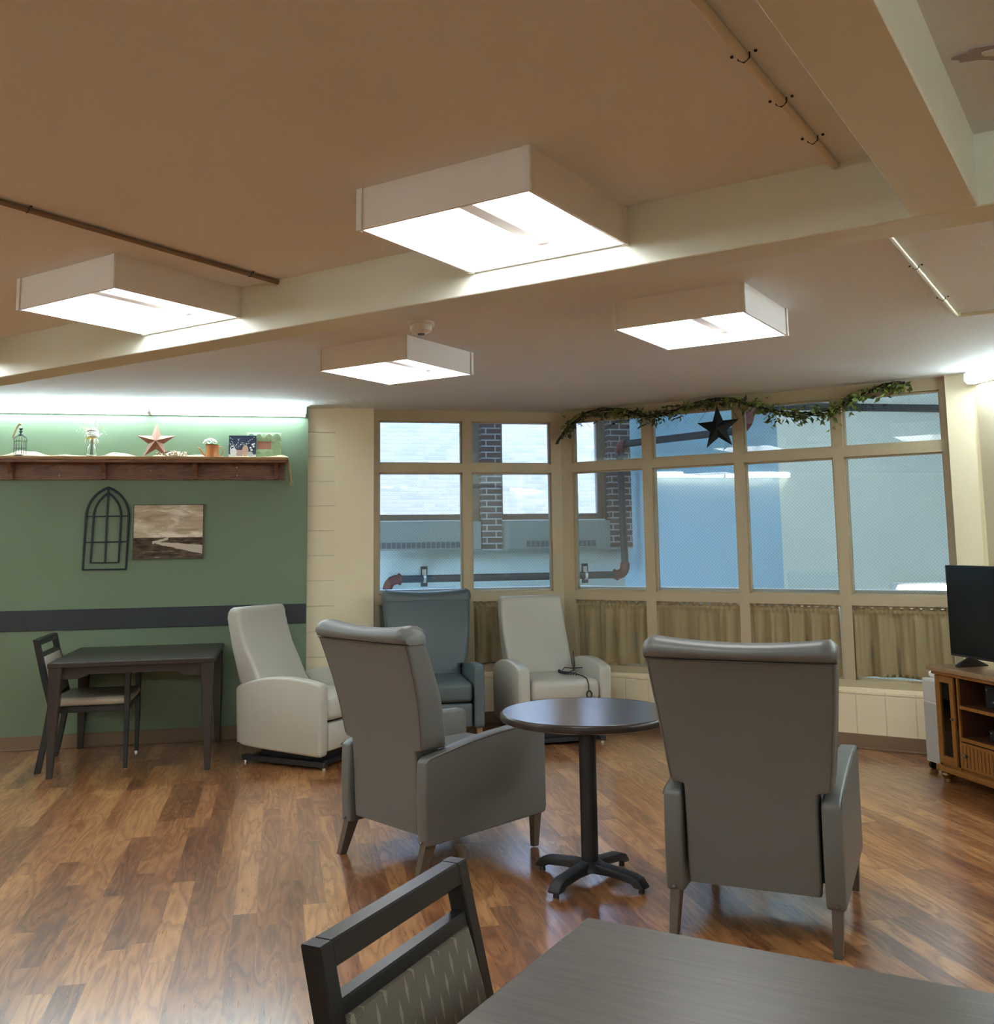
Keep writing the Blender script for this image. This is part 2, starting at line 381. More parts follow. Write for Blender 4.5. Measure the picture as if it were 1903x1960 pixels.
def cyl(bm, p0, p1, r0, r1=None, n=16, cap=True):
    r1 = r0 if r1 is None else r1
    p0, p1 = Vector(p0), Vector(p1); d = (p1-p0); L = d.length; d.normalize()
    q = d.to_track_quat('Z', 'Y'); rg = []
    for p, r in ((p0, r0), (p1, r1)):
        rg.append([bm.verts.new(p + q @ Vector((r*math.cos(2*PI*i/n), r*math.sin(2*PI*i/n), 0))) for i in range(n)])
    for i in range(n): bm.faces.new((rg[0][i], rg[0][(i+1) % n], rg[1][(i+1) % n], rg[1][i]))
    if cap: bm.faces.new(rg[0][::-1]); bm.faces.new(rg[1])
    return bm
def tube(bm, pts, r, n=8, rads=None, closed=False):
    pts = [Vector(p) for p in pts]; rings = []; N = len(pts); nrm = None
    for i, p in enumerate(pts):
        if closed: t = pts[(i+1) % N]-pts[i-1]
        else: t = pts[min(i+1, N-1)]-pts[max(i-1, 0)]
        t.normalize()
        if nrm is None:
            nrm = t.orthogonal().normalized()
        nrm = (nrm - t*nrm.dot(t)).normalized(); b = t.cross(nrm)
        rr = rads[i] if rads else r
        rings.append([bm.verts.new(p + rr*(nrm*math.cos(2*PI*k/n)+b*math.sin(2*PI*k/n))) for k in range(n)])
    rng = range(N) if closed else range(N-1)
    for i in rng:
        a, c = rings[i], rings[(i+1) % N]
        for k in range(n): bm.faces.new((a[k], a[(k+1) % n], c[(k+1) % n], c[k]))
    if not closed: bm.faces.new(rings[0][::-1]); bm.faces.new(rings[-1])
    return bm
def lathe(bm, prof, n=24, c=(0, 0, 0)):
    rings = []
    for r, z in prof:
        rings.append([bm.verts.new((c[0]+r*math.cos(2*PI*k/n), c[1]+r*math.sin(2*PI*k/n), c[2]+z)) for k in range(n)])
    for i in range(len(prof)-1):
        for k in range(n): bm.faces.new((rings[i][k], rings[i][(k+1) % n], rings[i+1][(k+1) % n], rings[i+1][k]))
    if prof[0][0] > 1e-4: bm.faces.new(rings[0][::-1])
    if prof[-1][0] > 1e-4: bm.faces.new(rings[-1])
    return bm
def ball(bm, c, r, sc=(1, 1, 1), sub=2):
    rr = bmesh.ops.create_icosphere(bm, subdivisions=sub, radius=r)
    bmesh.ops.scale(bm, vec=sc, verts=rr['verts']); bmesh.ops.translate(bm, vec=c, verts=rr['verts']); return bm
def taper(bm, top, bot, tz, bz, tw, td, bw, bd):
    """tapered square leg between two rectangles"""
    a = [bm.verts.new((top[0]+sx*tw/2, top[1]+sy*td/2, tz)) for sx, sy in ((-1, -1), (1, -1), (1, 1), (-1, 1))]
    b = [bm.verts.new((bot[0]+sx*bw/2, bot[1]+sy*bd/2, bz)) for sx, sy in ((-1, -1), (1, -1), (1, 1), (-1, 1))]
    fs = [bm.faces.new(a), bm.faces.new(b[::-1])]
    for i in range(4): fs.append(bm.faces.new((b[i], b[(i+1) % 4], a[(i+1) % 4], a[i])))
    bmesh.ops.recalc_face_normals(bm, faces=fs)
    es = list({e for f in fs for e in f.edges})
    bmesh.ops.bevel(bm, geom=es, offset=.003, segments=1, affect='EDGES')
    return bm
def ring_rr(hw, y0, y1, r, k=4):
    """rounded rectangle ring in x,y, corner radii r=(rear, front)"""
    pts = []
    rr_, rf = r
    for (cx_, cy_, rad, a0) in ((hw-rf, y1-rf, rf, 0), (-hw+rf, y1-rf, rf, 90), (-hw+rr_, y0+rr_, rr_, 180), (hw-rr_, y0+rr_, rr_, 270)):
        for i in range(k+1):
            a = R(a0+90*i/k); pts.append((cx_+rad*math.cos(a), cy_+rad*math.sin(a)))
    out = []
    for i, p in enumerate(pts):
        q = pts[(i+1) % len(pts)]; out.append(p)
        if i % (k+1) == k:
            for j in range(1, 13): u = j/13; out.append((p[0]+(q[0]-p[0])*u, p[1]+(q[1]-p[1])*u))
    return out
def loft(bm, rings, cap=True):
    vr = [[bm.verts.new(p) for p in r] for r in rings]; n = len(vr[0])
    for i in range(len(vr)-1):
        for k in range(n): bm.faces.new((vr[i][k], vr[i][(k+1) % n], vr[i+1][(k+1) % n], vr[i+1][k]))
    if cap: bm.faces.new(vr[0][::-1]); bm.faces.new(vr[-1])
    return bm
def copy_tree(o, parent=None):
    c = o.copy(); COL.objects.link(c)
    if parent: c.parent = parent
    for ch in list(o.children): copy_tree(ch, c)
    return c
def struct(name, bm, mat, parent=None, smooth=40, **k):
    o = mk(name, bm, mat, parent, smooth, **k)
    if not parent: o['kind'] = 'structure'
    return o
q2 = math.sqrt(.5)
def LW(a, b, z=0.): return Vector((-a*q2+b*q2, a*q2+b*q2, z))     # (L1, L2) -> world
RL = R(-45)                                                        # local x = -L1, local y = L2

# ------------------------------------------------------------------ room shell
ZC = 2.635
GY, BY, WY = 8.30, 8.36, 8.42        # green panel, block strip, left window frame
KL, KW = 7.60, 7.66                  # low wall and frame planes of the diagonal window wall
room = [(-4.9, -3.6), (4.72, -3.6), (4.72, 5.99), (2.39, 8.44), (2.39, 8.5), (-4.9, 8.5)]
bm = B(); prism(bm, [(-4.95, -3.65), (4.80, -3.65), (4.80, 6.05), (2.46, 8.50), (-4.95, 8.50)], 'z', -.10, 0)
struct('floor', bm, M['floor'])
bm = B(); prism(bm, [(-4.95, -3.65), (4.80, -3.65), (4.80, 6.05), (2.46, 8.50), (-4.95, 8.50)], 'z', ZC, ZC+.12)
struct('ceiling', bm, M['ceiling'])
struct('wall_north', bx(-4.95, .215, GY, GY+.20, 0, ZC), M['green'])
struct('wall_north_block', bx(.215, .44, BY, BY+.14, 0, ZC), M['block'])
struct('wall_north_pier', bx(.44, .762, BY-.005, BY+.20, 0, ZC), M['cream'])
struct('trim_1', bx(.213, .219, GY-.004, BY, 0, ZC), M['green'])
struct('wall_west', bx(-5.05, -4.9, -3.65, GY+.1, 0, ZC), M['cream'])
struct('wall_south', bx(-4.95, 4.80, -3.75, -3.6, 0, ZC), M['cream'])
struct('wall_east', bx(4.72, 4.87, -3.65, 5.985, 0, ZC), M['cream'])
# diagonal pier at the right of the windows (L1 1.10 -> .895)
struct('wall_northeast_pier', bx(-1.098, -.88, KL+.005, KW+.22, 0, ZC), M['cream'], rot=(0, 0, RL))
# low walls under the windows
struct('wall_northeast', bx(-4.24, -1.098, KL, KL+.17, 0, .40), M['block_low'], rot=(0, 0, RL))
bm = bx(.762, 2.36, BY, BY+.17, 0, .40)
struct('wall_north_low', bm, M['block_low'])
def base(name, bmv, rot=None):
    return struct(name, bmv, M['vinyl_base'], rot=rot or (0, 0, 0))
def baseb(x0, x1, y):
    b = bx(x0, x1, y-.010, y, 0, .103, bev=.002, seg=1); box(b, x0, x1, y-.022, y-.010, 0, .014, bev=.003, seg=1); return b
base('baseboard_north', baseb(-4.9, .215, GY)); base('baseboard_north_pier', baseb(.215, .762, BY-.005))
base('baseboard_north_low', baseb(.762, 2.37, BY)); base('baseboard_northeast', baseb(-4.22, -.89, KL), (0, 0, RL))
b = bx(4.71, 4.72, -3.6, 5.98, 0, .103); base('baseboard_east', b)
struct('trim_2', bx(-4.9, .213, GY-.018, GY+.005, .879, 1.032, bev=.002, seg=1), M['navy'])

# beams
struct('ceiling_beam', bx(-.615+.01, 8.2, 0, 0, 0, 0) if False else bx(-8.0, 3.6, 3.015, 3.185, 2.420, ZC+.02, bev=.004, seg=1), M['beam'], rot=(0, 0, RL))
struct('ceiling_beam_cross', bx(-.492, -.316, -2.2, 3.02, 2.422, ZC+.02, bev=.004, seg=1), M['beam'], rot=(0, 0, RL))
M['plaster_grey'] = mat_ceiling('grey_popcorn_ceiling', (.66, .70, .76), (.74, .78, .84))
struct('ceiling_bay', bx(-.316, 3.3, -1.5, 3.015, ZC-.004, ZC+.002), M['plaster_grey'], rot=(0, 0, RL))
# peeled ceiling patch
M['peel'] = plain('peeled_primer', (.36, .31, .32), .8); M['peel_w'] = plain('bare_plaster', (.66, .68, .66), .9, bump=.3, bscale=120)
def blob(cx_, cy_, rx, ry, z0, z1, seed, rot=0, n=26, jag=.18):
    rnd = random.Random(seed); pts = []
    for i in range(n):
        a = 2*PI*i/n; k = 1+rnd.uniform(-jag, jag); x, y = rx*k*math.cos(a), ry*k*math.sin(a)
        pts.append((cx_+x*math.cos(rot)-y*math.sin(rot), cy_+x*math.sin(rot)+y*math.cos(rot)))
    return prism(B(), pts, 'z', z0, z1)
pp = struct('peeled_paint_patch', blob(1.645, 1.905, .105, .040, ZC-.009, ZC-.003, 3, R(-28)), M['peel'])
mk('bare_spot', blob(1.640, 1.903, .048, .020, ZC-.0105, ZC-.008, 5, R(-28), jag=.07), M['peel_w'], pp)

# ------------------------------------------------------------------ interior windows
def frame_bars(xs, zs, y0, y1):
    pass
def window_unit(name, rz, x_left, x_right, panes, yf, depth, n_mull):
    """local x to the right, y outward; panes = list of (x0,x1)"""
    w = empty(name, (0, 0, 0), rz, kind='structure')
    Z = [.42, .47, 1.005, 1.078, 2.100, 2.175, 2.545, ZC]
    bm = B(); y0, y1 = yf, yf+depth
    box(bm, x_left, x_right, y0, y1, Z[6], Z[7]+.01)            # header
    box(bm, x_left, x_right, y0, y1, Z[4], Z[5])
    box(bm, x_left, x_right, y0, y1, Z[2], Z[3])
    box(bm, x_left, x_right, y0-.008, y1, .40, Z[1])
    edges = [x_left]+[v for p in panes for v in p]+[x_right]
    for i in range(0, len(edges), 2):
        box(bm, edges[i], edges[i+1], y0-.001, y1+.001, .41, ZC+.01)
    mk('window_frame', bm, M['tan'], w, smooth=0)
    # stops around each pane
    bm = B(); t = .013; yg = yf+depth*.55
    for (a, c) in panes:
        for (z0, z1) in ((Z[1], Z[2]), (Z[3], Z[4]), (Z[5], Z[6])):
            for (u0, u1, v0, v1) in ((a, a+t, z0, z1), (c-t, c, z0, z1), (a, c, z0, z0+t), (a, c, z1-t, z1)):
                box(bm, u0, u1, yg-.022, yg+.022, v0, v1)
    mk('glazing_stop', bm, M['tan'], w, smooth=0)
    for (a, c) in panes:
        for (z0, z1) in ((Z[1], Z[2]), (Z[3], Z[4]), (Z[5], Z[6])):
            mk('glass_pane', bx(a+.005, c-.005, yg-.0015, yg+.0015, z0+.005, z1-.005), M['wired'], w, smooth=0)
    # outside ledge
    mk('window_ledge', bx(x_left, x_right, y1+.001, y1+.16, 1.05, 1.112), M['sill_white'], w)
    # inside stool below
    mk('window_sill', bx(x_left, x_right, yf-.045, yf, .395, .42, bev=.003, seg=1), M['cream'], w)
    return w
panesL = [(.812, 1.529), (1.610, 2.318)]
window_unit('window_1', 0, .762, 2.44, panesL, WY, .09, 2)
panesR = [(-4.140, -3.476), (-3.390, -2.684), (-2.606, -1.916), (-1.836, -1.146)]
window_unit('window_2', RL, -4.30, -1.098, panesR, KW, .09, 4)

# ------------------------------------------------------------------ cafe curtains
def curtain(name, rz, x0, x1, yc, label, seed, bottom=.485, gap=0.0):
    t = empty(name, (0, 0, 0), rz, label, 'curtain', 'tan cafe curtains under the windows')
    rnd = random.Random(seed)
    nx, zs = 150, [.485+bottom-.485, .50, .53, .545, .56, .62, .70, .78, .86, .92, .945, .952, .960, .968, .975, .985, .995, 1.000]
    ph = [rnd.uniform(0, 6.28) for _ in range(6)]; fr = [rnd.uniform(30, 44), rnd.uniform(60, 85), rnd.uniform(110, 150), rnd.uniform(14, 20)]
    bm = B(); grid = []; crd = []
    for j, z in enumerate(zs):
        row = []; crow = []
        for i in range(nx+1):
            u = i/nx; x = x0+(x1-x0)*u
            k = (1.0-z)/.5
            amp = .010+.027*min(1, k*1.6)
            f = math.sin(x*fr[0]+ph[0]+.5*math.sin(x*fr[3]+ph[4]))*.7+math.sin(x*fr[1]+ph[1])*.35*(1-k*.5)+math.sin(x*fr[2]+ph[2])*.25*(1-k)
            y = yc+amp*f
            if .945 <= z <= .975: y = yc-.004*(1 if z not in (.945, .975) else -.5)+.003*math.sin(x*fr[2]*1.3+ph[3])
            zz = z
            if z > .976: zz = z+.007*math.sin(x*fr[1]*1.3+ph[5])*((z-.976)/.02)-.004; y = yc+.010*math.sin(x*fr[2]+ph[1])
            if j == 0: zz = z+.008*math.sin(x*7+ph[3])
            row.append(bm.verts.new((x+.004*math.cos(x*fr[0]), y, zz))); crow.append((x+.004*math.cos(x*fr[0]), y, zz))
        grid.append(row); crd.append(crow)
    for j in range(len(zs)-1):
        for i in range(nx): bm.faces.new((grid[j][i], grid[j][i+1], grid[j+1][i+1], grid[j+1][i]))
    mk('cloth', bm, M['curtain'], t, smooth=180)
    bm = B(); g2 = [[bm.verts.new((p[0], p[1]+.004, p[2]+.001)) for p in row] for row in crd[:4]]
    for j in range(3):
        for i in range(nx): bm.faces.new((g2[j][i], g2[j][i+1], g2[j+1][i+1], g2[j+1][i]))
    mk('hem', bm, M['curtain'], t, smooth=180)
    mk('curtain_rod', cyl(B(), (x0-.012, yc+.006, .962), (x1+.012, yc+.006, .962), .0035, n=10), M['white_plastic'], t)
    return t
curtain('cafe_curtain', 0, 1.622, 2.306, WY-.004+.022, 'tan cafe curtain between the blue-tinted chair and the light grey recliner', 1)
curtain('cafe_curtain', RL, -4.128, -3.488, KW+.018, 'tan cafe curtain just right of the wall corner, behind the grey recliner', 2)
curtain('cafe_curtain', RL, -3.378, -2.696, KW+.018, 'tan cafe curtain half hidden by the left top corner of the nearest high-back chair', 3)
curtain('cafe_curtain', RL, -2.594, -1.935, KW+.018, 'tan cafe curtain mostly hidden behind the nearest high-back chair', 4)
curtain('cafe_curtain', RL, -1.824, -1.158, KW+.018, 'tan cafe curtain beside the television, rightmost of all', 5, bottom=.495)

# ------------------------------------------------------------------ ceiling light fixtures
M['panel'] = emit('lit_diffuser', (.92, .98, .99), PANEL_E)
def fixture():
    t = empty('ceiling_light')
    s, h = .320, .135
    bm = B(); w = .010
    box(bm, -s, s, -s, -s+w, -h, 0); box(bm, -s, s, s-w, s, -h, 0); box(bm, -s, -s+w, -s+w, s-w, -h, 0); box(bm, s-w, s, -s+w, s-w, -h, 0)
    box(bm, -s+w, s-w, -s+w, s-w, -.012, -.002)
    mk('housing', bm, M['white_metal'], t, smooth=0)
    for sx in (-1, 1):
        for sy in (-1, 1):
            bm = B()
            box(bm, sx*s-.004 if sx < 0 else s-.018, -s+.018 if sx < 0 else s+.004, sy*(s+.003)-.004, sy*(s+.003)+.004, -h-.003, -.001)
            box(bm, sx*(s+.003)-.004, sx*(s+.003)+.004, sy*s-.004 if sy < 0 else s-.018, -s+.018 if sy < 0 else s+.004, -h-.003, -.001)
            mk('corner_trim', bm, M['white_plastic'], t, smooth=0)
    for sx in (-1, 1):
        mk('diffuser', bx(min(sx*.031, sx*(s-w-.002)), max(sx*.031, sx*(s-w-.002)), -s+w+.002, s-w-.002, -.052, -.044), M['panel'], t, smooth=0)
    mk('divider_bar', bx(-.029, .029, -s+w+.001, s-w-.001, -.080, -.014, bev=.003, seg=1), M['white_metal'], t, smooth=0)
    return t
fx0 = fixture()
spots = [(1.718, 2.690, 'big square ceiling light fixture nearest the camera, left of the cross beam'),
         (3.594, 2.690, 'square ceiling light fixture at the far left of the photo, beside the thin brown conduit'),
         (3.622, 4.560, 'square ceiling light fixture just below the smoke detector, beyond the beam'),
         (1.725, 4.550, 'square ceiling light fixture beyond the beam, right of the middle'),
         (5.49, 2.70, 'added square ceiling light fixture far to the left, outside the photo'),  # unseen fixture added to brighten the room
         (5.49, .80, 'added square ceiling light fixture to the left of the camera, outside the photo')]  # also added out of view for room light
for i, (a, b_, lab) in enumerate(spots):
    o = fx0 if i == 0 else copy_tree(fx0)
    o.location = LW(a, b_, ZC); o.rotation_euler = (0, 0, RL)
    tag(o, lab, 'ceiling light', 'square ceiling light fixtures')

# wall strip lights
M['tube'] = emit('lit_acrylic_wrap', (.78, .95, 1.0), TUBE_E)
def strip(name, loc, rz, lab, length=1.22):
    t = empty(name, loc, rz, lab, 'wall light', 'wraparound strip lights high on the walls')
    L = length
    mk('back_plate', bx(0, L, 0, .03, -.085, 0, bev=.003, seg=1), M['white_metal'], t)
    mk('acrylic_cover', prism(B(), [(.028, -.001), (-.045, -.006), (-.068, -.022), (-.068, -.070), (-.050, -.084), (.028, -.084)], 'x', .012, L-.012), M['tube'], t, smooth=50)
    for x in (0, L-.012):
        mk('end_cap', prism(B(), [(.030, .001), (-.047, -.004), (-.071, -.021), (-.071, -.071), (-.052, -.087), (.030, -.087)], 'x', x, x+.012), M['white_plastic'], t)
    return t
strip('strip_light', (-1.018, GY-.031, ZC-.004), 0, 'white strip light over the right half of the wooden wall shelf')
strip('strip_light', (-2.242, GY-.031, ZC-.004), 0, 'white strip light over the left end of the wooden wall shelf')
strip('strip_light', (4.689, 5.975, ZC-.004), R(-90), 'white strip light high on the right wall, above the television')
strip('strip_light', (4.689, 4.74, ZC-.004), R(-90), 'white strip light on the right wall, outside the photo')
strip('strip_light', (-4.869, 2.3, ZC-.004), R(90), 'white strip light on the left wall, nearer the camera', 1.22)
strip('strip_light', (-4.869, 3.53, ZC-.004), R(90), 'white strip light on the left wall, nearer the green wall', 1.22)
for k in range(5): strip('strip_light', (-3.35+1.26*k, -3.569, ZC-.004), R(180), ['leftmost', 'second', 'middle', 'fourth', 'rightmost'][4-k]+' added fill strip light on the wall behind the camera')  # unseen lamps added to wash the ceiling with light
for k, w_ in enumerate(('nearest the television', 'level with the foreground table', 'behind the camera', 'near the far back corner')): strip('strip_light', (4.689, (3.45, 2.13, -.52, -1.84)[k], ZC-.004), R(-90), 'added fill strip light on the right wall '+w_+', out of the photo')  # further unseen lamps, added to lift the ceiling and room
strip('strip_light', (-4.869, -2.6, ZC-.004), R(90), 'added fill strip light on the left wall behind the camera')  # out-of-view lamp added as ceiling fill
strip('strip_light', (-3.466, GY-.031, ZC-.004), 0, 'added strip light on the green wall, outside the photo, beside the shelf lights')  # unseen continuation of the row, added for room light
strip('strip_light', (-4.690, GY-.031, ZC-.004), 0, 'added strip light on the green wall in the far left corner')  # last of the unseen row, also added for fill

# smoke detector
t = empty('smoke_detector', (.700, 5.02, ZC), 0, 'round white smoke detector on the ceiling above a square light fixture', 'smoke detector')
mk('mounting_base', lathe(B(), [(.070, 0), (.072, -.018), (.066, -.020)][::-1]), M['white_plastic'], t)
mk('sensor_head', lathe(B(), [(.058, -.020), (.055, -.045), (.030, -.060), (.0001, -.062)][::-1]), M['white_plastic'], t)
mk('sensor_vent', lathe(B(), [(.020, -.0605), (.018, -.066), (.0001, -.067)][::-1]), M['black_plastic'], t)

# conduits on the ceiling
def conduit(name, pts, r, mat, straps, lab, grp='painted conduits on the ceiling'):
    t = empty(name, (0, 0, 0), 0, lab, 'conduit', grp)
    mk('conduit_run', tube(B(), pts, r, 12), mat, t)
    for p, d in straps:
        p = Vector(p); d = Vector(d).normalized(); s = Vector((-d.y, d.x, 0)); bm = B()
        loop = [p+s*r*1.12+Vector((0, 0, r*.7)), p+s*r*1.1-Vector((0, 0, r*.4)), p-Vector((0, 0, r*1.15)), p-s*r*1.1-Vector((0, 0, r*.4)), p-s*r*1.12+Vector((0, 0, r*.7))]
        tube(bm, loop, .0018, 6)
        for q in (p+s*r*2.3, p-s*r*2.3): ball(bm, q+Vector((0, 0, r*.6)), .005, (1, 1, .8), 1)
        mk('conduit_strap', bm, M['dark'] if r > .009 else M['conduit'], t)
    return t
zc = ZC-.012
conduit('ceiling_conduit', [LW(3.045, -1.5, zc), LW(3.045, 3.012, zc)], .010, plain('brown_conduit', (.20, .13, .08), .5), [(LW(3.045, 1.86, zc), LW(0, 1)), (LW(3.045, 2.85, zc), LW(0, 1))], 'thin brown conduit crossing the ceiling above the leftmost light fixture')
conduit('ceiling_conduit', [LW(.700, -1.5, zc), LW(.700, 3.010, zc)], .0125, M['conduit'], [(LW(.70, 2.185, zc), LW(0, 1)), (LW(.70, 2.475, zc), LW(0, 1)), (LW(.70, 2.77, zc), LW(0, 1))], 'tan conduit with black straps running beside the cross beam')
conduit('ceiling_conduit', [LW(.712, 3.19, zc), LW(.712, 5.44, zc), LW(.709, 5.470, zc), LW(.695, 5.487, zc), LW(.66, 5.49, zc), LW(-1.6, 5.49, zc)], .0105, M['conduit_bright'], [(LW(.712, 4.38, zc), LW(0, 1)), (LW(.712, 5.05, zc), LW(0, 1))], 'shiny cream conduit with a right-angle bend beyond the beam')

# ------------------------------------------------------------------ stairwell outside the inner windows
EY = 11.0
def cwall(name, bm, mat=None, **k): return struct(name, bm, mat or M['corridor'], **k)
cwall('wall_stairwell_floor', bx(-4, 9, 8.65, 11.6, -1.30, -1.20), M['convector'])
cwall('wall_stairwell_lower', bx(-4, 3.9, EY, EY+.3, -1.2, 1.74), plain('cream_green_plaster', (.40, .45, .40), .5, nz=.03))
cwall('wall_stairwell_upper', bx(-4, 3.9, EY, EY+.3, 3.30, 3.7))
cwall('wall_stairwell_ceiling', bx(-4, 9.2, 8.8, 11.4, 3.60, 3.70), M['ceiling'])
cwall('wall_stairwell_ceiling_2', prism(B(), [(2.6, 8.8), (4.9, 6.4), (9.2, 6.4), (9.2, 8.8)], 'z', 3.60, 3.70), M['ceiling'])
cwall('wall_stairwell_west', bx(-4.1, -4, 8.5, 11.4, -1.2, 3.6))
cwall('wall_stairwell_floor_2', prism(B(), [(2.6, 8.7), (4.9, 6.4), (9.2, 6.4), (9.2, 8.7)], 'z', -1.30, -1.20), M['convector'])
# bulkhead above the room ceiling keeps the sky out
struct('wall_upper_north', bx(-4.1, 2.46, 8.50, 8.62, ZC, 3.65), M['corridor'])
struct('wall_upper_northeast', bx(-4.26, -.7, KW+.10, KW+.22, ZC, 3.65), M['corridor'], rot=(0, 0, RL))
struct('wall_under_north', bx(.7, 2.46, WY+.095, WY+.2, -1.2, 1.04), M['corridor'])
struct('wall_under_northeast_1', bx(-4.26, -.7, KL+.18, KL+.3, -1.2, .40), M['corridor'], rot=(0, 0, RL))
# blue-tinted wall and the lighter wall
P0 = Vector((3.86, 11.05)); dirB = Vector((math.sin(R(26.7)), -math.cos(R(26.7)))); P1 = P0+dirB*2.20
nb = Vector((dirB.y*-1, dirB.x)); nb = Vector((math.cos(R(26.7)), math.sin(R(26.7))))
cwall('wall_stairwell_angled', prism(B(), [tuple(P0), tuple(P1), tuple(P1+nb*.2), tuple(P0+nb*.2)], 'z', -1.2, 3.6), plain('daylight_tinted_wall', (.38, .55, .61), .45, nz=.03, scale=2))  # blue of the daylight is put into this wall's colour
cwall('wall_stairwell_north', bx(P1.x, 9.2, P1.y, P1.y+.2, -1.2, 3.6))
cwall('wall_stairwell_east', bx(9.2, 9.3, 6.3, 9.4, -1.2, 3.6))
cwall('wall_stairwell_south', bx(4.87, 9.3, 6.15, 6.3, -1.2, 3.6))
# exterior windows
def ext_window(name, x0, x1, z0=1.82, z1=3.25):
    w = empty(name, (0, 0, 0), kind='structure')
    bm = B(); f = .055
    box(bm, x0-f, x0, EY+.06, EY+.16, z0-.06, z1+.06); box(bm, x1, x1+f, EY+.06, EY+.16, z0-.06, z1+.06)
    box(bm, x0, x1, EY+.06, EY+.16, z0-.07, z0); box(bm, x0, x1, EY+.06, EY+.16, z1, z1+.06)
    mk('sash', bm, M['winwood'], w, smooth=0)
    mk('glass_pane', bx(x0, x1, EY+.10, EY+.104, z0, z1), M['glass'], w, smooth=0)
    mk('window_sill', bx(x0-f, x1+f, EY-.02, EY+.06, z0-.085, z0-.068), M['sill_white'], w)
ext_window('window_3', -.65, 2.03); ext_window('window_4', 2.47, 3.60)
cwall('wall_stairwell_jamb', bx(-4, -.70, EY, EY+.3, 1.7, 3.32))
struct('wall_brick_pillar_1', bx(2.195, 2.415, EY-.12, EY+.22, 1.415, 3.6), M['brick_pillar'])
struct('trim_3', bx(2.08, 2.195, EY+.02, EY+.2, 1.735, 3.4), M['winwood'])
struct('wall_brick_pillar_2', bx(3.685, 3.95, EY-.12, EY+.22, 1.415, 3.6), M['brick_pillar'])
struct('trim_4', bx(3.655, 3.69, EY+.0, EY+.2, 1.735, 3.4), M['winwood'])
def convector(x0, x1, g0, g1, lab):
    t = empty('convector_cabinet', (0, 0, 0), 0, lab, 'radiator', 'convector cabinets under the far windows')
    mk('casing', bx(x0, x1, EY-.10, EY-.001, 1.425, 1.738, bev=.004, seg=1), M['convector'], t)
    n = int((g1-g0)/.0545)
    bm = B(); bd = B()
    for i in range(n):
        a = g0+i*.0545; box(bd, a, a+.044, EY-.104, EY-.099, 1.447, 1.512)
    mk('grille', bd, plain('dark_grille', (.05, .065, .07), .6), t)
    return t
convector(-.7, 2.185, -.5, 2.05, 'cream convector cabinet under the left far window, grille along its foot')
convector(2.42, 3.70, 2.70, 3.52, 'cream convector cabinet under the right far window, behind the wall corner')
# pipes
def flange(bm, c, d, r):
    c, d = Vector(c), Vector(d).normalized(); cyl(bm, c-d*.022, c+d*.022, r*1.28, n=14)
    s = d.orthogonal().normalized()
    for k in (-1, 1): ball(bm, c+s*k*r*1.6, .020, sub=1)
def elbow(t, a, c, b, r):
    a, c, b = Vector(a), Vector(c), Vector(b)
    pts = [a*(1-u)**2+c*2*u*(1-u)+b*u*u for u in [i/8 for i in range(9)]]
    bm = B(); tube(bm, pts, r*1.30, 14); flange(bm, a, c-a, r); flange(bm, b, b-c, r)
    mk('pipe_elbow', bm, M['redfit'], t)
    bm = B()
    for q, d in ((a, c-a), (b, b-c)):
        s = d.orthogonal().normalized()
        for k in (-1, 1): ball(bm, q+s*k*r*1.75, .011, sub=1)
    mk('pipe_bolt', bm, M['silver'], t)
sp_ = empty('sprinkler_pipe', (0, 0, 0), 0, 'dark fire sprinkler pipe with red elbows seen through the windows', 'pipe')
yp = 10.70; zp = 1.125; r = .040
mk('pipe_run', cyl(B(), (1.25, yp, zp), (3.67, yp, zp), r, n=16), M['pipe'], sp_)
elbow(sp_, (1.25, yp, zp), (1.12, yp, zp), (1.12, yp, zp-.13), r)
mk('pipe_run', cyl(B(), (1.12, yp, zp-.13), (1.12, yp, -1.2), r, n=16), M['pipe'], sp_)
vt = (3.74, 10.66, 2.50); vb = (3.78, yp, zp+.11)
elbow(sp_, (3.67, yp, zp), (3.78, yp, zp), vb, r)
mk('pipe_run', cyl(B(), vb, vt, r, n=16), M['pipe'], sp_)
c1 = Vector((3.74, 10.66, 2.58)); up_a = c1+Vector((dirB.x, dirB.y, 0))*.09
elbow(sp_, vt, c1, up_a, r)
e2 = c1+Vector((dirB.x, dirB.y, 0))*1.62
mk('pipe_run', cyl(B(), up_a, e2, r, n=16), M['pipe'], sp_)
f1 = e2+Vector((dirB.x, dirB.y, 0))*.14+Vector((0, 0, .0)); f2 = f1+Vector((.03, 0, .16))
elbow(sp_, e2, f1, f2, r)
g1 = f2+Vector((.02, 0, .08)); g2 = g1+Vector((.16, 0, 0))
elbow(sp_, f2, g1, g2, r)
mk('pipe_run', cyl(B(), g2, (9.1, g2.y-.02, g2.z+.01), r, n=16), M['pipe'], sp_)
for x in (1.52, 3.32):
    bm = B(); box(bm, x-.022, x+.022, yp+.02, EY, zp+.02, zp+.10); cyl(bm, (x-.014, yp, zp), (x+.014, yp, zp), r*1.14, n=16)
    mk('pipe_clamp', bm, M['pipe'] if x < 0 else M['silver'], sp_)
    mk('clamp_plate', bx(x-.036, x+.036, yp+.03, yp+.045, zp-.085, zp+.13), M['pipe'], sp_)
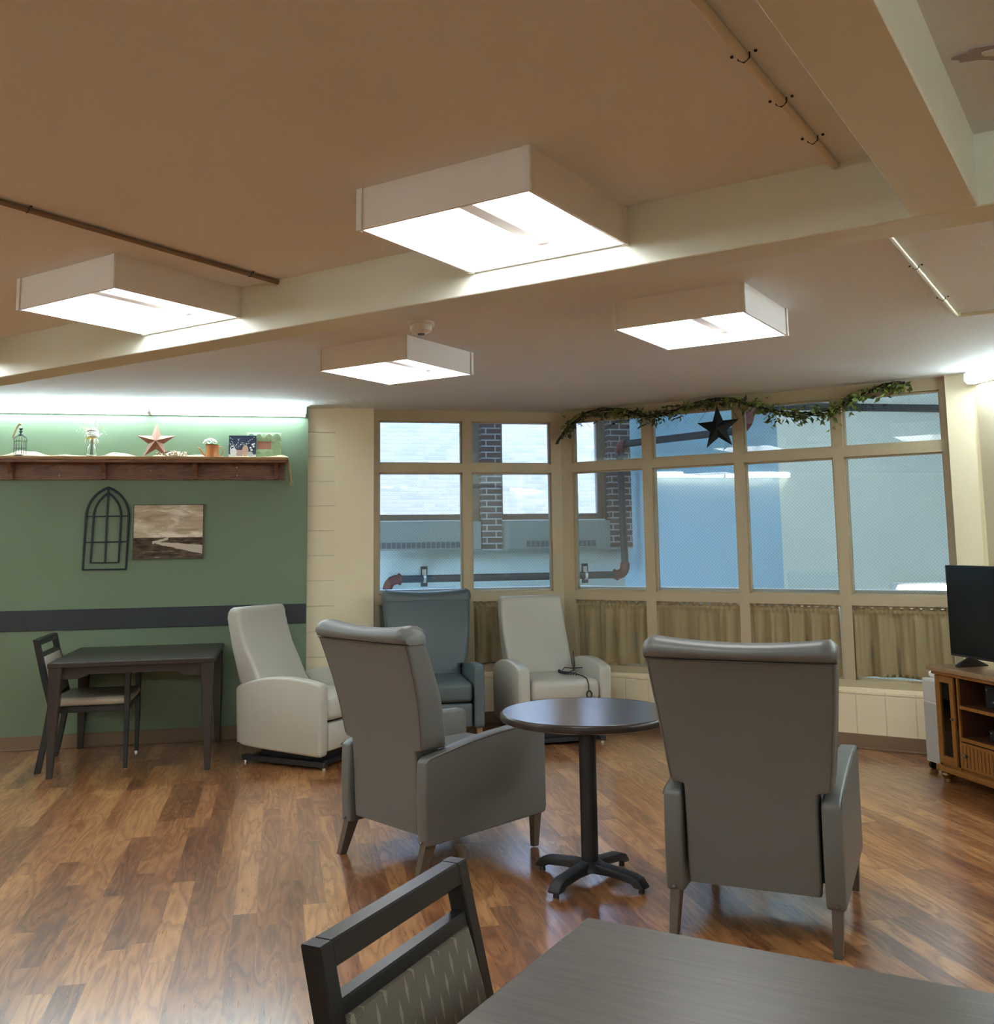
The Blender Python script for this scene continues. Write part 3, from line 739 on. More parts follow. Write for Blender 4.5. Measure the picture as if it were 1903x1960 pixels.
# stairwell lamp
t = empty('stairwell_light', (6.03, P1.y-.002, 1.045), 0, 'lit strip light on the pale wall beyond the rightmost window pane', 'wall light')
mk('light_housing', prism(B(), [(0, 0), (-.10, 0), (-.10, -.02), (-.02, -.11), (0, -.11)], 'x', 0, 1.25), M['white_metal'], t)
mk('tube_cover', prism(B(), [(-.03, -.024), (-.104, -.024), (-.112, -.06), (-.085, -.092), (-.03, -.095)], 'x', .03, 1.22), emit('lit_tube_warm', (1, .96, .86), 7.0), t, smooth=60)
t = empty('stairwell_light', (5.2, 7.0, 3.59), R(-45), 'added fill strip light on the stairwell ceiling, hidden above the windows', 'wall light')  # unseen lamp added to lighten the stairwell walls
mk('light_housing', bx(-.61, .61, -.08, .08, -.03, 0), M['white_metal'], t)
mk('tube_cover', bx(-.60, .60, -.07, .07, -.09, -.031), emit('stair_fill_tube', (1, .97, .88), 7.0), t)
# building across the yard
bb = struct('building_facade', bx(-8, 14, 17.0, 17.4, -3, 6.0), M['brick_out'])
struct('ground_yard', bx(-12, 18, 11.7, 40, -1.3, -1.2), M['convector'])

# ------------------------------------------------------------------ high-back lounge chairs
def lounge_chair(vinyl, legm, lab):
    t = empty('lounge_chair'); tag(t, lab, 'armchair', 'high-back vinyl lounge chairs')
    prof = [(.185, .245, .040, .10, .035), (.24, .249, .038, .11, .035), (.40, .250, .032, .185, .03), (.535, .250, .022, .168, .03), (.556, .252, .020, .164, .03),
            (.562, .296, .0195, .164, .02), (.575, .306, .018, .163, .025), (.64, .316, .008, .162, .025), (.70, .322, -.003, .160, .025), (.78, .331, -.021, .156, .025), (.85, .338, -.040, .152, .028), (.97, .350, -.080, .14, .03), (1.045, .356, -.108, .13, .03)]
    rings = []
    for z, hw, yr, th, rr_ in prof:
        rings.append([(x, y, z) for x, y in ring_rr(hw, yr, yr+th, (.012, rr_+.02))])
    mk('backrest', loft(B(), rings), vinyl, t, smooth=50)
    # rolled head edge, dipping in the middle
    bm = B(); rings = []; nx = 26
    for i in range(nx+1):
        u = -1+2*i/nx; x = .360*u; dip = .026*(1-u*u); e = min(1, (1-abs(u))*18+.72)
        ring = []
        for (py, pz) in ((.005, .0), (-.022, .012), (-.034, .036), (-.026, .062), (-.004, .080), (.035, .090), (.078, .086), (.112, .066), (.126, .036), (.130, 0)):
            ring.append((x, -.108+.045+(py-.045)*e, 1.046+(pz)*e*(1.0)-dip*(pz/.09)))
        rings.append(ring)
    loft(bm, rings)
    tr_ = mk('head_roll', bm, vinyl, t, smooth=60)
    pip = [(.352*u, -.112-.004*(1-u*u), 1.046-.006*(1-u*u)) for u in [-1+2*i/20 for i in range(21)]]
    mk('piping', tube(B(), pip, .0028, 6), M['seam'], t)
    for s in (-1, 1):
        pts = [(s*(hw-.010), yr+.0005, z) for z, hw, yr, th, rr_ in prof[6:]]
        mk('piping', tube(B(), pts, .0026, 6), M['seam'], t)
    mk('seat_cushion', bx(-.252, .252, .10, .775, .345, .485, bev=.035, seg=4), vinyl, t)
    mk('footrest', bx(-.250, .250, .70, .765, .165, .335, bev=.015, seg=3), vinyl, t)
    mk('seat_base', bx(-.247, .247, .16, .70, .20, .35), M['dark'], t)
    arm = [(.022, .150), (.050, .148), (.785, .163), (.795, .19), (.792, .585), (.770, .604), (.62, .606), (.46, .596), (.28, .575), (.12, .548), (.045, .534), (.018, .516), (.012, .35)]
    for s in (-1, 1):
        a = mk('armrest', prism(B(), arm, 'x', min(s*.262, s*.334), max(s*.262, s*.334), bev=.012, seg=3), vinyl, t, smooth=50)
        mk('piping', tube(B(), [(s*.334, y-.002 if y < .1 else y, z-.006) for y, z in arm[4:12]], .0022, 6), M['seam'], a)
        mk('leg', taper(B(), (s*.300, .075), (s*.300, .0), .20, 0, .042, .075, .032, .042), legm, t, smooth=0)
        mk('leg', taper(B(), (s*.300, .745), (s*.300, .735), .20, .006, .042, .060, .030, .034), legm, t, smooth=0)
        mk('bolt', ball(B(), (s*.300, .014, .166), .0085, sub=2), M['leg_wood'], t)
    return t
cA = lounge_chair(M['taupe'], M['leg_wood'], 'taupe high-back lounge chair seen from behind, left of the round table')
cA.location = (.470, 4.885, 0); cA.rotation_euler = (0, 0, R(31-90))
cB = copy_tree(cA); cB['label'] = 'taupe high-back lounge chair seen from behind, nearest, right of the round table'
cB.location = (1.7455, 3.631, 0); cB.rotation_euler = (0, 0, R(53.5-90))
cC = lounge_chair(M['taupe_bluelit'], M['pale_leg'], 'taupe high-back lounge chair, bluish light in its colour, facing the camera under the left window')
cC.location = (1.172, 8.12, 0); cC.rotation_euler = (0, 0, R(-92-90))

# ------------------------------------------------------------------ power recliners
def recliner(lab):
    t = empty('power_recliner'); tag(t, lab, 'recliner', 'light grey power recliners'); v = M['lightgrey']
    prof = [(.36, .255, .10, .21), (.45, .262, -.03, .235), (.55, .266, -.085, .205), (.66, .270, -.115, .175), (.78, .272, -.150, .140), (.90, .272, -.180, .125), (.98, .270, -.200, .122), (1.02, .266, -.198, .118), (1.045, .258, -.185, .098), (1.058, .245, -.165, .065)]
    rings = [[(x, y, z) for x, y in ring_rr(hw, y0, y0+th, (.028, .028))] for z, hw, y0, th in prof]
    mk('backrest', loft(B(), rings), v, t, smooth=60)
    arm = [(.0, .150), (.05, .128), (.20, .115), (.45, .104), (.70, .094), (.713, .11), (.716, .545), (.700, .566), (.66, .576), (.58, .590), (.45, .603), (.32, .601), (.20, .587), (.10, .563), (.0, .530), (-.02, .51), (-.012, .30)]
    for s in (-1, 1):
        mk('armrest', prism(B(), arm, 'x', min(s*.274, s*.366), max(s*.274, s*.366), bev=.018, seg=3), v, t, smooth=60)
    mk('seat_cushion', bx(-.270, .270, .10, .725, .315, .475, bev=.045, seg=4), v, t, smooth=60)
    mk('footrest', bx(-.268, .268, .64, .716, .118, .300, bev=.02, seg=3), v, t, smooth=60)
    mk('seat_base', bx(-.265, .265, .02, .63, .14, .34), M['dark'], t)
    mk('rear_flap', bx(-.25, .25, -.10, -.08, .12, .42, bev=.006), v, t)
    bm = B()
    for s in (-1, 1): box(bm, s*.29-.022, s*.29+.022, .0, .71, .018, .055, bev=.004, seg=1)
    box(bm, -.29, .29, .05, .10, .02, .052); box(bm, -.29, .29, .60, .66, .02, .052); box(bm, -.24, .24, .12, .62, .05, .14)
    mk('lift_base', bm, M['black_metal'], t)
    for s in (-1, 1):
        for y in (.02, .69): mk('levelling_foot', cyl(B(), (s*.29, y, 0), (s*.29, y, .02), .013, n=12), M['silver'], t)
    return t
rD = recliner('light grey vinyl recliner by the green wall, turned to face right')
rD.location = (-.047, 7.655, 0); rD.rotation_euler = (0, 0, R(-38.9-90))
rE = copy_tree(rD); rE['label'] = 'light grey recliner in the window corner with a black coiled hand-control cable'
rE.location = (2.055, 8.04, 0); rE.rotation_euler = (0, 0, R(-86.5-90))
# hand control cable, local frame of the recliner
cab = [(-.262, .16, .62), (-.262, .19, .52), (-.235, .24, .485), (-.17, .33, .482), (-.11, .40, .484), (-.09, .45, .486)]
bm = tube(B(), cab, .0045, 8)
tube(bm, [(-.11, .30, .485), (-.16, .24, .505), (-.21, .26, .50), (-.262, .30, .505), (-.285, .36, .515)], .004, 8)
co = []
for i in range(60):
    u = i/59; c = Vector((-.10, .28, .490)).lerp(Vector((-.155, .53, .490)), u)+Vector((.045*math.sin(u*PI), 0, 0)); a = u*2*PI*14
    co.append(c+Vector((.010*math.cos(a), .0, .009*math.sin(a))))
tube(bm, co, .0042, 6)
tube(bm, [(-.155, .53, .490), (-.165, .62, .488), (-.170, .70, .478), (-.172, .735, .44), (-.172, .738, .39)], .005, 8)
hc = mk('hand_control_cable', bm, M['black_plastic'], rE)
bm = B(); lathe(bm, [(.020, -.006), (.028, -.004), (.028, .004), (.020, .006)], 20)
mk('hook_ring', tube(B(), [(-.172+.020*math.cos(a), .744, .365+.026*math.sin(a)) for a in [2*PI*i/16 for i in range(16)]], .006, 8, closed=True), M['black_plastic'], rE)
bm.free()

# ------------------------------------------------------------------ round pedestal table
t = empty('pedestal_table', (1.372, 4.463, 0), R(12), 'round dark pedestal table between the two nearest lounge chairs', 'table')
mk('tabletop', lathe(B(), [(.30, .700), (.375, .700), (.388, .706), (.392, .718), (.388, .731), (.380, .736), (.0001, .736)], 72), M['roundtop'], t, smooth=30)
mk('edge_band', lathe(B(), [(.376, .6985), (.390, .704), (.3945, .718), (.390, .732), (.384, .7365), (.380, .735)], 72), M['espresso'], t)
mk('column', cyl(B(), (0, 0, .065), (0, 0, .695), .0385, .0385, 32), M['black_metal'], t)
mk('top_plate', bx(-.13, .13, -.13, .13, .690, .700), M['black_metal'], t)
bm = B(); lathe(bm, [(.075, .052), (.072, .070), (.055, .082), (.045, .090)], 32)
for k in range(4):
    mt = Matrix.Rotation(R(27+90*k), 4, 'Z')
    prism(bm, [(.02, .040), (.02, .088), (.12, .080), (.225, .070), (.262, .058), (.288, .026), (.284, .018), (.240, .020), (.225, .034), (.12, .044)], 'y', -.030, .030, bev=.007, seg=2, mat=mt)
mk('cross_base', bm, M['black_metal'], t)
for k in range(4):
    a = R(27+90*k)
    mk('levelling_foot', cyl(B(), (.263*math.cos(a), .263*math.sin(a), 0), (.263*math.cos(a), .263*math.sin(a), .03), .014, .010, 12), M['black_plastic'], t)

# ------------------------------------------------------------------ square dining tables
def dining_table(name, W, H, topm, woodm, lab, loc, rz, leg_out=0.0, thin=.028):
    t = empty(name, loc, rz, lab, 'table', 'square dark dining tables')
    h = W/2
    mk('tabletop', bx(-h, h, -h, h, H-thin, H, bev=.004, seg=2), topm, t, smooth=0)
    mk('edge_band', bx(-h-.004, h+.004, -h-.004, h+.004, H-thin-.004, H-.004, bev=.003, seg=1), woodm, t, smooth=0)
    i = h-.055
    for (sx, sy) in ((0, -1), (0, 1), (-1, 0), (1, 0)):
        pts = [(-i, H-.115), (-i+.12, H-.115), (-i+.20, H-.085), (i-.20, H-.085), (i-.12, H-.115), (i, H-.115), (i, H-.032), (-i, H-.032)]
        if sx == 0: mk('apron', prism(B(), pts, 'y', sy*i-.011, sy*i+.011), woodm, t, smooth=0)
        else: mk('apron', prism(B(), pts, 'x', sx*i-.011, sx*i+.011), woodm, t, smooth=0)
    for sx in (-1, 1):
        for sy in (-1, 1):
            mk('leg', taper(B(), (sx*(h-.045), sy*(h-.045)), (sx*(h-.05+leg_out), sy*(h-.05+leg_out)), H-.03, 0, .085, .085, .038, .038), woodm, t, smooth=0)
    return t
dining_table('dining_table', 1.06, .745, M['backtop'], M['espresso'], 'dark square dining table against the green wall, a chair tucked under it', (-.955, 7.745, 0), R(-.5), .02)
dining_table('dining_table', 1.07, .75, M['neartop'], M['espresso'], 'large grey-brown square table in the foreground at the bottom right', (0, 0, 0), 0, 0.0, .032)
nt = [o for o in bpy.data.objects if o.name.startswith('dining_table') and o.parent is None][-1]
a0 = R(-41.6); ux = Vector((math.cos(a0), math.sin(a0), 0)); uy = Vector((-ux.y, ux.x, 0))   # corner at (.612,2.016)
cc = Vector((.612, 2.016, 0)) + ux*.535 - uy*.535
nt.location = cc+Vector((0, 0, .004)); nt.rotation_euler = (0, 0, a0)

# ------------------------------------------------------------------ dining chairs
def dining_chair(name, arms, backm, seatm, lab, lean=.24):
    t = empty(name); tag(t, lab, 'chair', 'dark framed dining chairs with a slot in the back')
    fm = M['chair_frame']; hw = .265 if arms else .245; ZT = .883 if arms else .873
    def yb(z): return -.02-max(0, z-.44)*lean
    for s in (-1, 1):
        pts = []
        zz = [0, .22, .44, .60, .75, ZT]
        fr_ = [(-.075, ), (-.035, ), (-.012, )]
        yy = [-.085, -.045, -.015, yb(.60), yb(.75), yb(ZT)]
        outline = [(y-.020, z) for y, z in zip(yy, zz)]+[(y+.020, z) for y, z in list(zip(yy, zz))[::-1]]
        mk('leg', prism(B(), outline, 'x', min(s*hw, s*(hw-.036)), max(s*hw, s*(hw-.036)), bev=.003, seg=1), fm, t, smooth=30)
        if arms:
            mk('leg', taper(B(), (s*(hw-.016), .475), (s*(hw-.016), .475), .66, 0, .036, .042, .024, .026), fm, t, smooth=0)
            mk('armrest', prism(B(), [(yb(.62)+.01, .620), (.10, .655), (.30, .675), (.50, .672), (.50, .648), (.30, .650), (.10, .628), (yb(.60)+.01, .590)], 'x', min(s*hw-.01*s, s*(hw-.05)), max(s*hw-.01*s, s*(hw-.05)), bev=.004, seg=1), fm, t, smooth=30)
        else:
            mk('leg', taper(B(), (s*(hw-.02), .455), (s*(hw-.022), .465), .45, 0, .038, .042, .024, .026), fm, t, smooth=0)
    for y, k in ((-.085, .018), (.475 if arms else .465, .014)):
        for s in (-1, 1):
            mk('foot_glide', cyl(B(), (s*(hw-.019), y, -.0), (s*(hw-.019), y, .012), .015, .014, 12), M['silver'], t)
    def rail(z0, z1, nm, th=.030):
        o = [(yb(z0)-th/2, z0), (yb(z0)+th/2, z0), (yb(z1)+th/2, z1), (yb(z1)-th/2, z1)]
        return mk(nm, prism(B(), o, 'x', -hw+.034, hw-.034, bev=.003, seg=1), fm, t, smooth=30)
    rail(ZT-.040, ZT, 'top_rail', .036); rail(.760, .786, 'back_rail')
    rail(.47, .50, 'back_rail')
    rings = []
    for u in [i/10 for i in range(11)]:
        z = .498+.264*u; e = .5+.5*math.sin(PI*u); yc = yb(z); th = .016+.016*e
        rings.append([(x, y, z) for x, y in ring_rr(hw-.037, yc-.012, yc+th, (.005, .02))])
    mk('back_pad', loft(B(), rings), backm, t, smooth=60)
    mk('seat_frame', bx(-hw+.01, hw-.01, -.03, .485, .385, .425, bev=.003, seg=1), fm, t, smooth=0)
    mk('seat_pad', bx(-hw+.018, hw-.018, -.005, .492, .422, .482, bev=.026, seg=4), seatm, t, smooth=60)
    return t
c1 = dining_chair('dining_chair', False, M['fabric'], M['fabric'], 'dark framed dining chair with patterned back in the foreground, cut by the photo edge')
# rail centre at z .87 world; chair faces -38.5 deg
n_ = Vector((.783, -.622, 0)); d_ = Vector((.622, .783, 0)); a_ = Vector((.061, 1.715, 0))
top = a_+d_*.216; c1.location = top + n_*(.02+.44*.24+.012); c1.rotation_euler = (0, 0, R(-38.46-90))
c2 = dining_chair('dining_armchair', True, M['backlinen'], M['seat_tan'], 'dark armchair with tan seat tucked under the table by the green wall')
c2.location = (-1.49, 7.725, 0); c2.rotation_euler = (0, 0, R(-90)); c2.scale = (1.12, 1.0, 1.0)

# ------------------------------------------------------------------ wall shelf and what stands on it
S = empty('wall_shelf', (0, GY, 0), 0, 'long stained wooden shelf with brackets on the green wall', 'shelf')
mk('shelf_board', bx(-2.30, .055, -.20, -.001, 2.175, 2.198, bev=.004, seg=2), M['shelftop'], S)
mk('front_lip', bx(-2.295, .050, -.195, -.175, 2.152, 2.176, bev=.003, seg=1), M['shelfwood'], S)
mk('back_board', bx(-2.115, .038, -.022, -.001, 2.028, 2.176, bev=.002, seg=1), M['shelfwood'], S)
for x in (-2.02, -1.345, -.66, -.035):
    mk('bracket', prism(B(), [(-.022, 2.032), (-.075, 2.032), (-.085, 2.08), (-.12, 2.12), (-.165, 2.150), (-.165, 2.175), (-.022, 2.175)], 'x', x-.015, x+.015, bev=.002, seg=1), M['shelfwood'], S, smooth=0)
for x, z in ((-1.675, 2.128), (-1.68, 2.062), (-1.005, 2.098), (-.345, 2.128), (-.343, 2.063)):
    mk('screw_cap', ball(B(), (x, -.023, z), .006, sub=1), M['white_plastic'], S)
SZ = 2.199
# burlap runner, bunched along the shelf
bm = B(); nx = 160; rows = []
def hump(x):
    h = .004
    for c_, w_, a_2 in ((-1.93, .16, .050), (-1.62, .16, .018), (-1.25, .13, .040), (-.85, .14, .045), (-.62, .2, .018), (-.30, .1, .012), (-.03, .10, .030)):
        h += a_2*math.exp(-((x-c_)/w_)**2*1.6)
    return h
for i in range(nx+1):
    x = -2.26+2.30*i/nx; h = hump(x)
    ring = []
    for (fy, fz) in ((-.165, 0.0), (-.15, .25), (-.12, .35), (-.085, .55), (-.055, .85), (-.035, 1.0), (-.02, .7), (-.015, .0)):
        ring.append((x, GY+fy+.012*math.sin(x*21+fy*30), SZ+.003+h*fz*(1+.15*math.sin(x*37))))
    rows.append(ring)
vr = [[bm.verts.new(p) for p in r_] for r_ in rows]
for i in range(nx):
    for k in range(7): bm.faces.new((vr[i][k], vr[i][k+1], vr[i+1][k+1], vr[i+1][k]))
# hanging end
prev = vr[-1]
for (dx, dz) in ((.018, -.004), (.026, -.05), (.034, -.12), (.040, -.17), (.044, -.19)):
    row = []
    for k, v_ in enumerate(rows[-1]):
        tt = min(1, -dz/.03)
        y = v_[1]*(1-tt)+(GY-.13+.012*k*.8+.006*math.sin(k*2.1))*tt
        row.append(bm.verts.new((.04+dx+.012*math.sin(k*1.7)*tt, y, (v_[2]*(1-tt)+SZ*tt)+dz)))
    for k in range(7): bm.faces.new((prev[k], prev[k+1], row[k+1], row[k]))
    prev = row
for k in range(8):
    p = prev[k].co; tube(bm, [p, p+Vector((.004*math.sin(k), 0, -.02)), p+Vector((.008*math.cos(k), 0, -.04))], .0015, 4)
run = mk('burlap_runner', bm, M['burlap'], None, smooth=180); tag(run, 'tan burlap runner bunched along the shelf, its fringed end hanging right', 'runner')
sol = run.modifiers.new('thick', 'SOLIDIFY'); sol.thickness = .0015
def sx_(px): return -2.133+2.350*px/590.0      # shelf x from a position along it
Ysh = GY-.11
# birdcage
t = empty('birdcage', (sx_(47), Ysh-.02, SZ+.002), 0, 'small dark wire birdcage ornament at the left end of the shelf', 'birdcage')
bm = B(); rc = .046; H1 = .115
for k in range(16):
    a = 2*PI*k/16
    pts = [(rc*math.cos(a), rc*math.sin(a), .006), (rc*math.cos(a), rc*math.sin(a), H1)]
    for j in range(1, 7):
        b_ = PI/2*j/6; pts.append((rc*math.cos(b_)*math.cos(a)+.006*math.cos(a), rc*math.cos(b_)*math.sin(a)+.006*math.sin(a), H1+.045*math.sin(b_)))
    tube(bm, pts, .0011, 5)
for z in (.06, .115): tube(bm, [(rc*math.cos(a), rc*math.sin(a), z) for a in [2*PI*i/28 for i in range(28)]], .0013, 5, closed=True)
mk('wire_cage', bm, M['black_metal'], t)
mk('cage_base', lathe(B(), [(.050, 0), (.052, .004), (.048, .009)], 28), M['black_metal'], t)
mk('finial', lathe(B(), [(.022, .158), (.018, .168), (.006, .172), (.006, .182), (.016, .190), (.004, .198), (.012, .206), (.014, .214), (.004, .222), (.0001, .226)], 16), M['black_metal'], t)
mk('cage_door', tube(B(), [(-.020, -.046, .012), (-.020, -.046, .085), (.020, -.046, .085), (.020, -.046, .012)], .0016, 5, closed=True), M['black_metal'], t)
bm = tube(B(), [(.010, -.02, .245), (-.004, -.02, .246), (-.018, -.02, .232), (-.034, -.022, .195), (-.044, -.03, .15), (-.050, -.03, .135)], .007, 8, rads=[.006, .011, .010, .008, .007, .003])
mk('ribbon', bm, M['burlap'], t)
# flowers in a jar
t = empty('flower_vase', (sx_(176), Ysh-.02, SZ+.002), 0, 'glass jar of dried stems with a cream and yellow flower on the shelf', 'vase')
gj = G('jar_glass'); gj.b.inputs['Transmission Weight'].default_value = 1.0; gj.b.inputs['Roughness'].default_value = .02; gj.b.inputs['Base Color'].default_value = (.95, .98, .97, 1)
mk('glass_jar', lathe(B(), [(.0001, 0), (.032, 0), (.036, .01), (.036, .07), (.026, .085), (.028, .10), (.0265, .10), (.0245, .085), (.034, .07), (.034, .012), (.030, .004), (.0001, .004)], 24), gj.m, t)
bm = B(); rnd = random.Random(4)
for k in range(14):
    a = rnd.uniform(0, 6.28); tube(bm, [(.012*math.cos(a+2), .012*math.sin(a+2), .012), (.004*math.cos(a), .004*math.sin(a), .09), (.02*math.cos(a), .02*math.sin(a), .16)], .0014, 4)
for k in range(26):
    a = rnd.uniform(-.9, .9); L_ = rnd.uniform(.16, .26); tube(bm, [(0, 0, .11), (L_*.4*math.sin(a), rnd.uniform(-.02, .02), .11+L_*.5), (L_*.75*math.sin(a), rnd.uniform(-.04, .04), .11+L_*.85*math.cos(a*.7))], .0008, 4)
mk('stems', bm, M['stem'], t)
bm = B()
for k in range(70):
    a = rnd.uniform(0, 6.28); e = rnd.uniform(-.3, 1.4); p = Vector((math.cos(a)*math.cos(e), math.sin(a)*math.cos(e), math.sin(e)*.8))
    ball(bm, Vector((0, 0, .165))+p*.040, .015, (1, 1, .7), 1)
mk('flower_head', bm, M['petal_w'], t)
bm = B()
for k in range(26):
    a = rnd.uniform(0, 6.28); q_ = .022*math.sqrt(rnd.random()); ball(bm, (q_*math.cos(a)*1.25-.004, -.040+.01*q_/.022, .150+q_*math.sin(a)*.8), .009, (1, .7, 1), 1)
mk('flower_centre', bm, M['petal_y'], t)
bm = B()
for k in range(60):
    a = rnd.uniform(0, 6.28); e = rnd.uniform(.5, 1.5); p = Vector((math.cos(a)*math.cos(e), math.sin(a)*math.cos(e), math.sin(e)*.75))
    ball(bm, Vector((0, 0, .178))+p*.047, .014, (1, 1, .6), 1)
for k in range(34):
    a = rnd.uniform(-1.5, 1.5); L_ = rnd.uniform(.055, .12); ball(bm, (L_*math.sin(a), rnd.uniform(-.04, .03), .165+L_*.75*math.cos(a)), rnd.uniform(.002, .0045), sub=1)
for k in range(8):
    a = rnd.uniform(0, 6.28); tube(bm, [(.02*math.cos(a), .02*math.sin(a), .15), (.042*math.cos(a), .042*math.sin(a), .13), (.048*math.cos(a), .048*math.sin(a), .105)], .004, 5, rads=[.005, .007, .002])
mk('white_sprigs', bm, M['petal_w'], t)
# barn stars
def star_mesh(R1, depth, tips=None):
    bm = B(); r1 = R1*.40; ring = []
    for k in range(10):
        a = PI/2+PI*k/5; rr_ = R1 if k % 2 == 0 else r1; ring.append(bm.verts.new((rr_*math.cos(a), 0, rr_*math.sin(a))))
    f = bm.verts.new((0, -depth, 0)); b_ = bm.verts.new((0, .004, 0))
    for k in range(10): bm.faces.new((ring[k], ring[(k+1) % 10], f)); bm.faces.new((ring[(k+1) % 10], ring[k], b_))
    return bm
t = mk('barn_star', star_mesh(.150, .038), M['rust'], None, smooth=0, loc=(sx_(296.5)-.006, GY-.135, SZ+.122), rot=(R(-8), 0, 0))
tag(t, 'copper coloured five-pointed metal star standing on the wall shelf', 'star')
# berry sprig
t = empty('berry_garland', (sx_(325), Ysh-.05, SZ+.010), 0, 'small garland of cream berries lying beside the copper star', 'garland')
bm = B(); bd = B(); rnd = random.Random(9)
for k in range(90):
    x = rnd.uniform(-.11, .14); z = rnd.uniform(0, .030)*(1-.3*abs(x)/.14); y = rnd.uniform(-.025, .02)
    ball(bd if k % 4 == 0 else bm, (x, y, z+.004), rnd.uniform(.004, .0075), sub=1)
mk('berries', bm, M['berry'], t); mk('dark_berries', bd, M['berry_dark'], t)
bm = B()
for k in range(10): x = -.12+.026*k; tube(bm, [(x, 0, .004), (x+.03, rnd.uniform(-.02, .02), .02), (x+.05, 0, rnd.uniform(.01, .05))], .0012, 4)
mk('twigs', bm, M['twig'], t)
# watering can
t = empty('watering_can', (sx_(402), Ysh-.02, SZ+.002), 0, 'copper watering can filled with white flowers on the shelf', 'watering can')
mk('can_body', lathe(B(), [(.0001, 0), (.050, 0), (.050, .092), (.052, .096), (.048, .096), (.046, .006), (.0001, .006)], 32), M['copper'], t)
mk('spout', tube(B(), [(-.046, 0, .012), (-.066, 0, .022), (-.082, 0, .045), (-.094, 0, .066), (-.112, 0, .075)], .006, 10, rads=[.009, .007, .006, .005, .005]), M['copper'], t)
mk('handle', tube(B(), [(.046, 0, .080), (.066, 0, .084), (.082, 0, .068), (.084, 0, .040), (.072, 0, .016), (.050, 0, .004)], .004, 8), M['copper'], t)
bm = B(); rnd = random.Random(11)
for k in range(110):
    a = rnd.uniform(0, 6.28); e = rnd.uniform(-.2, 1.5); p = Vector((math.cos(a)*math.cos(e)*.05, math.sin(a)*math.cos(e)*.04, math.sin(e)*.034))
    ball(bm, Vector((-.018, 0, .112))+p, .008, (1, 1, .6), 1)
mk('blossoms', bm, M['petal_w'], t)
bm = B()
for k in range(9):
    a = 2*PI*k/9; c_ = Vector((.036*math.cos(a), .036*math.sin(a), .100)); ball(bm, c_, .016, (1.3, .7, .3), 1)
mk('leaves', bm, M['greenleaf'], t)
# embossed frame behind
t = empty('picture_frame', (sx_(502), GY-.055, SZ+.002), 0, 'pale green embossed photo frame behind the dark blue print on the shelf', 'picture frame')
fw_, fh_ = .275, .205; bm = B()
box(bm, -fw_/2, fw_/2, -.012, .004, .135, fh_, bev=.003); box(bm, -fw_/2, fw_/2, -.012, .004, 0, .070, bev=.003)
box(bm, -fw_/2, -.055, -.012, .004, .069, .136); box(bm, .055, fw_/2, -.012, .004, .069, .136)
mk('frame_moulding', bm, M['sagepaint'], t)
bm = B()
bm.free()
for (x, z, rr_) in ((.10, .172, .026), (.105, .115, .024), (.10, .06, .024), (.04, .172, .022), (-.04, .172, .022), (-.10, .172, .024), (.03, .030, .024), (-.04, .030, .022), (.10, .020, .014), (-.1, .11, .02), (.070, .145, .012), (.072, .09, .012)):
    bm = B()
    for q in (1, .62, .3): tube(bm, [(x+rr_*q*math.cos(a), -.015, z+rr_*q*math.sin(a)) for a in [2*PI*i/18 for i in range(18)]], .0042, 6, closed=True)
    mk('embossed_scroll', bm, M['sagepaint'], t)
mk('photo', bx(-.055, .055, -.006, .0, .069, .136), M['rose'], t)
# navy print
def mat_print():
    g = G('navy_vase_print'); return plain('navy_canvas', (.030, .050, .115), .6, nz=.1)
t = empty('canvas_print', (sx_(460), GY-.085, SZ+.002), 0, 'small dark blue print of pale vases and sprigs on the shelf', 'picture')
mk('canvas', bx(-.106, .106, -.010, .010, 0, .178), mat_print(), t, smooth=0)
pw = plain('print_white', (.75, .78, .80), .7); ppk = plain('print_pink', (.60, .40, .33), .7); pg = plain('print_greylilac', (.50, .50, .56), .7)
mk('painted_table', bx(-.106, .106, -.0112, -.0098, 0, .026), pw, t, smooth=0)
def disc(x, z, rx, rz, m_, nm, y=-.0118): mk(nm, prism(B(), [(x+rx*math.cos(a), z+rz*math.sin(a)) for a in [2*PI*i/20 for i in range(20)]], 'y', y, y+.0012), m_, t, smooth=0)
disc(-.070, .048, .027, .030, pw, 'painted_jug'); disc(.022, .055, .025, .048, ppk, 'painted_vase', -.0124); disc(.060, .028, .023, .022, pg, 'painted_pot', -.0126)
mk('painted_box', bx(-.045, .0, -.0124, -.0112, .014, .062), plain('print_mauve', (.50, .36, .35), .7), t, smooth=0)
mk('painted_handle', tube(B(), [(-.078+.017*math.cos(a), -.012, .073+.018*math.sin(a)) for a in [2*PI*i/16 for i in range(16)]], .0028, 6, closed=True), pw, t)
bm = B(); rnd = random.Random(21)
for (x0, z0, x1, z1) in ((-.06, .08, -.095, .165), (-.05, .085, -.03, .155), (.0, .10, .095, .165), (-.03, .085, .0, .125), (.02, .10, .05, .12), (-.07, .08, -.1, .12)):
    for k in range(13):
        u = k/12; x = x0+(x1-x0)*u+rnd.uniform(-.006, .006); z = z0+(z1-z0)*u+rnd.uniform(-.006, .006); ball(bm, (x, -.0105, z), .0035, (1, .4, .7), 1)
for (x, z, rr_) in ((.078, .105, .010), (.086, .090, .009), (.062, .080, .009), (.070, .062, .010), (.090, .112, .008)): ball(bm, (x, -.0105, z), rr_, (1, .2, .9), 2)
mk('painted_sprigs', bm, pw, t)

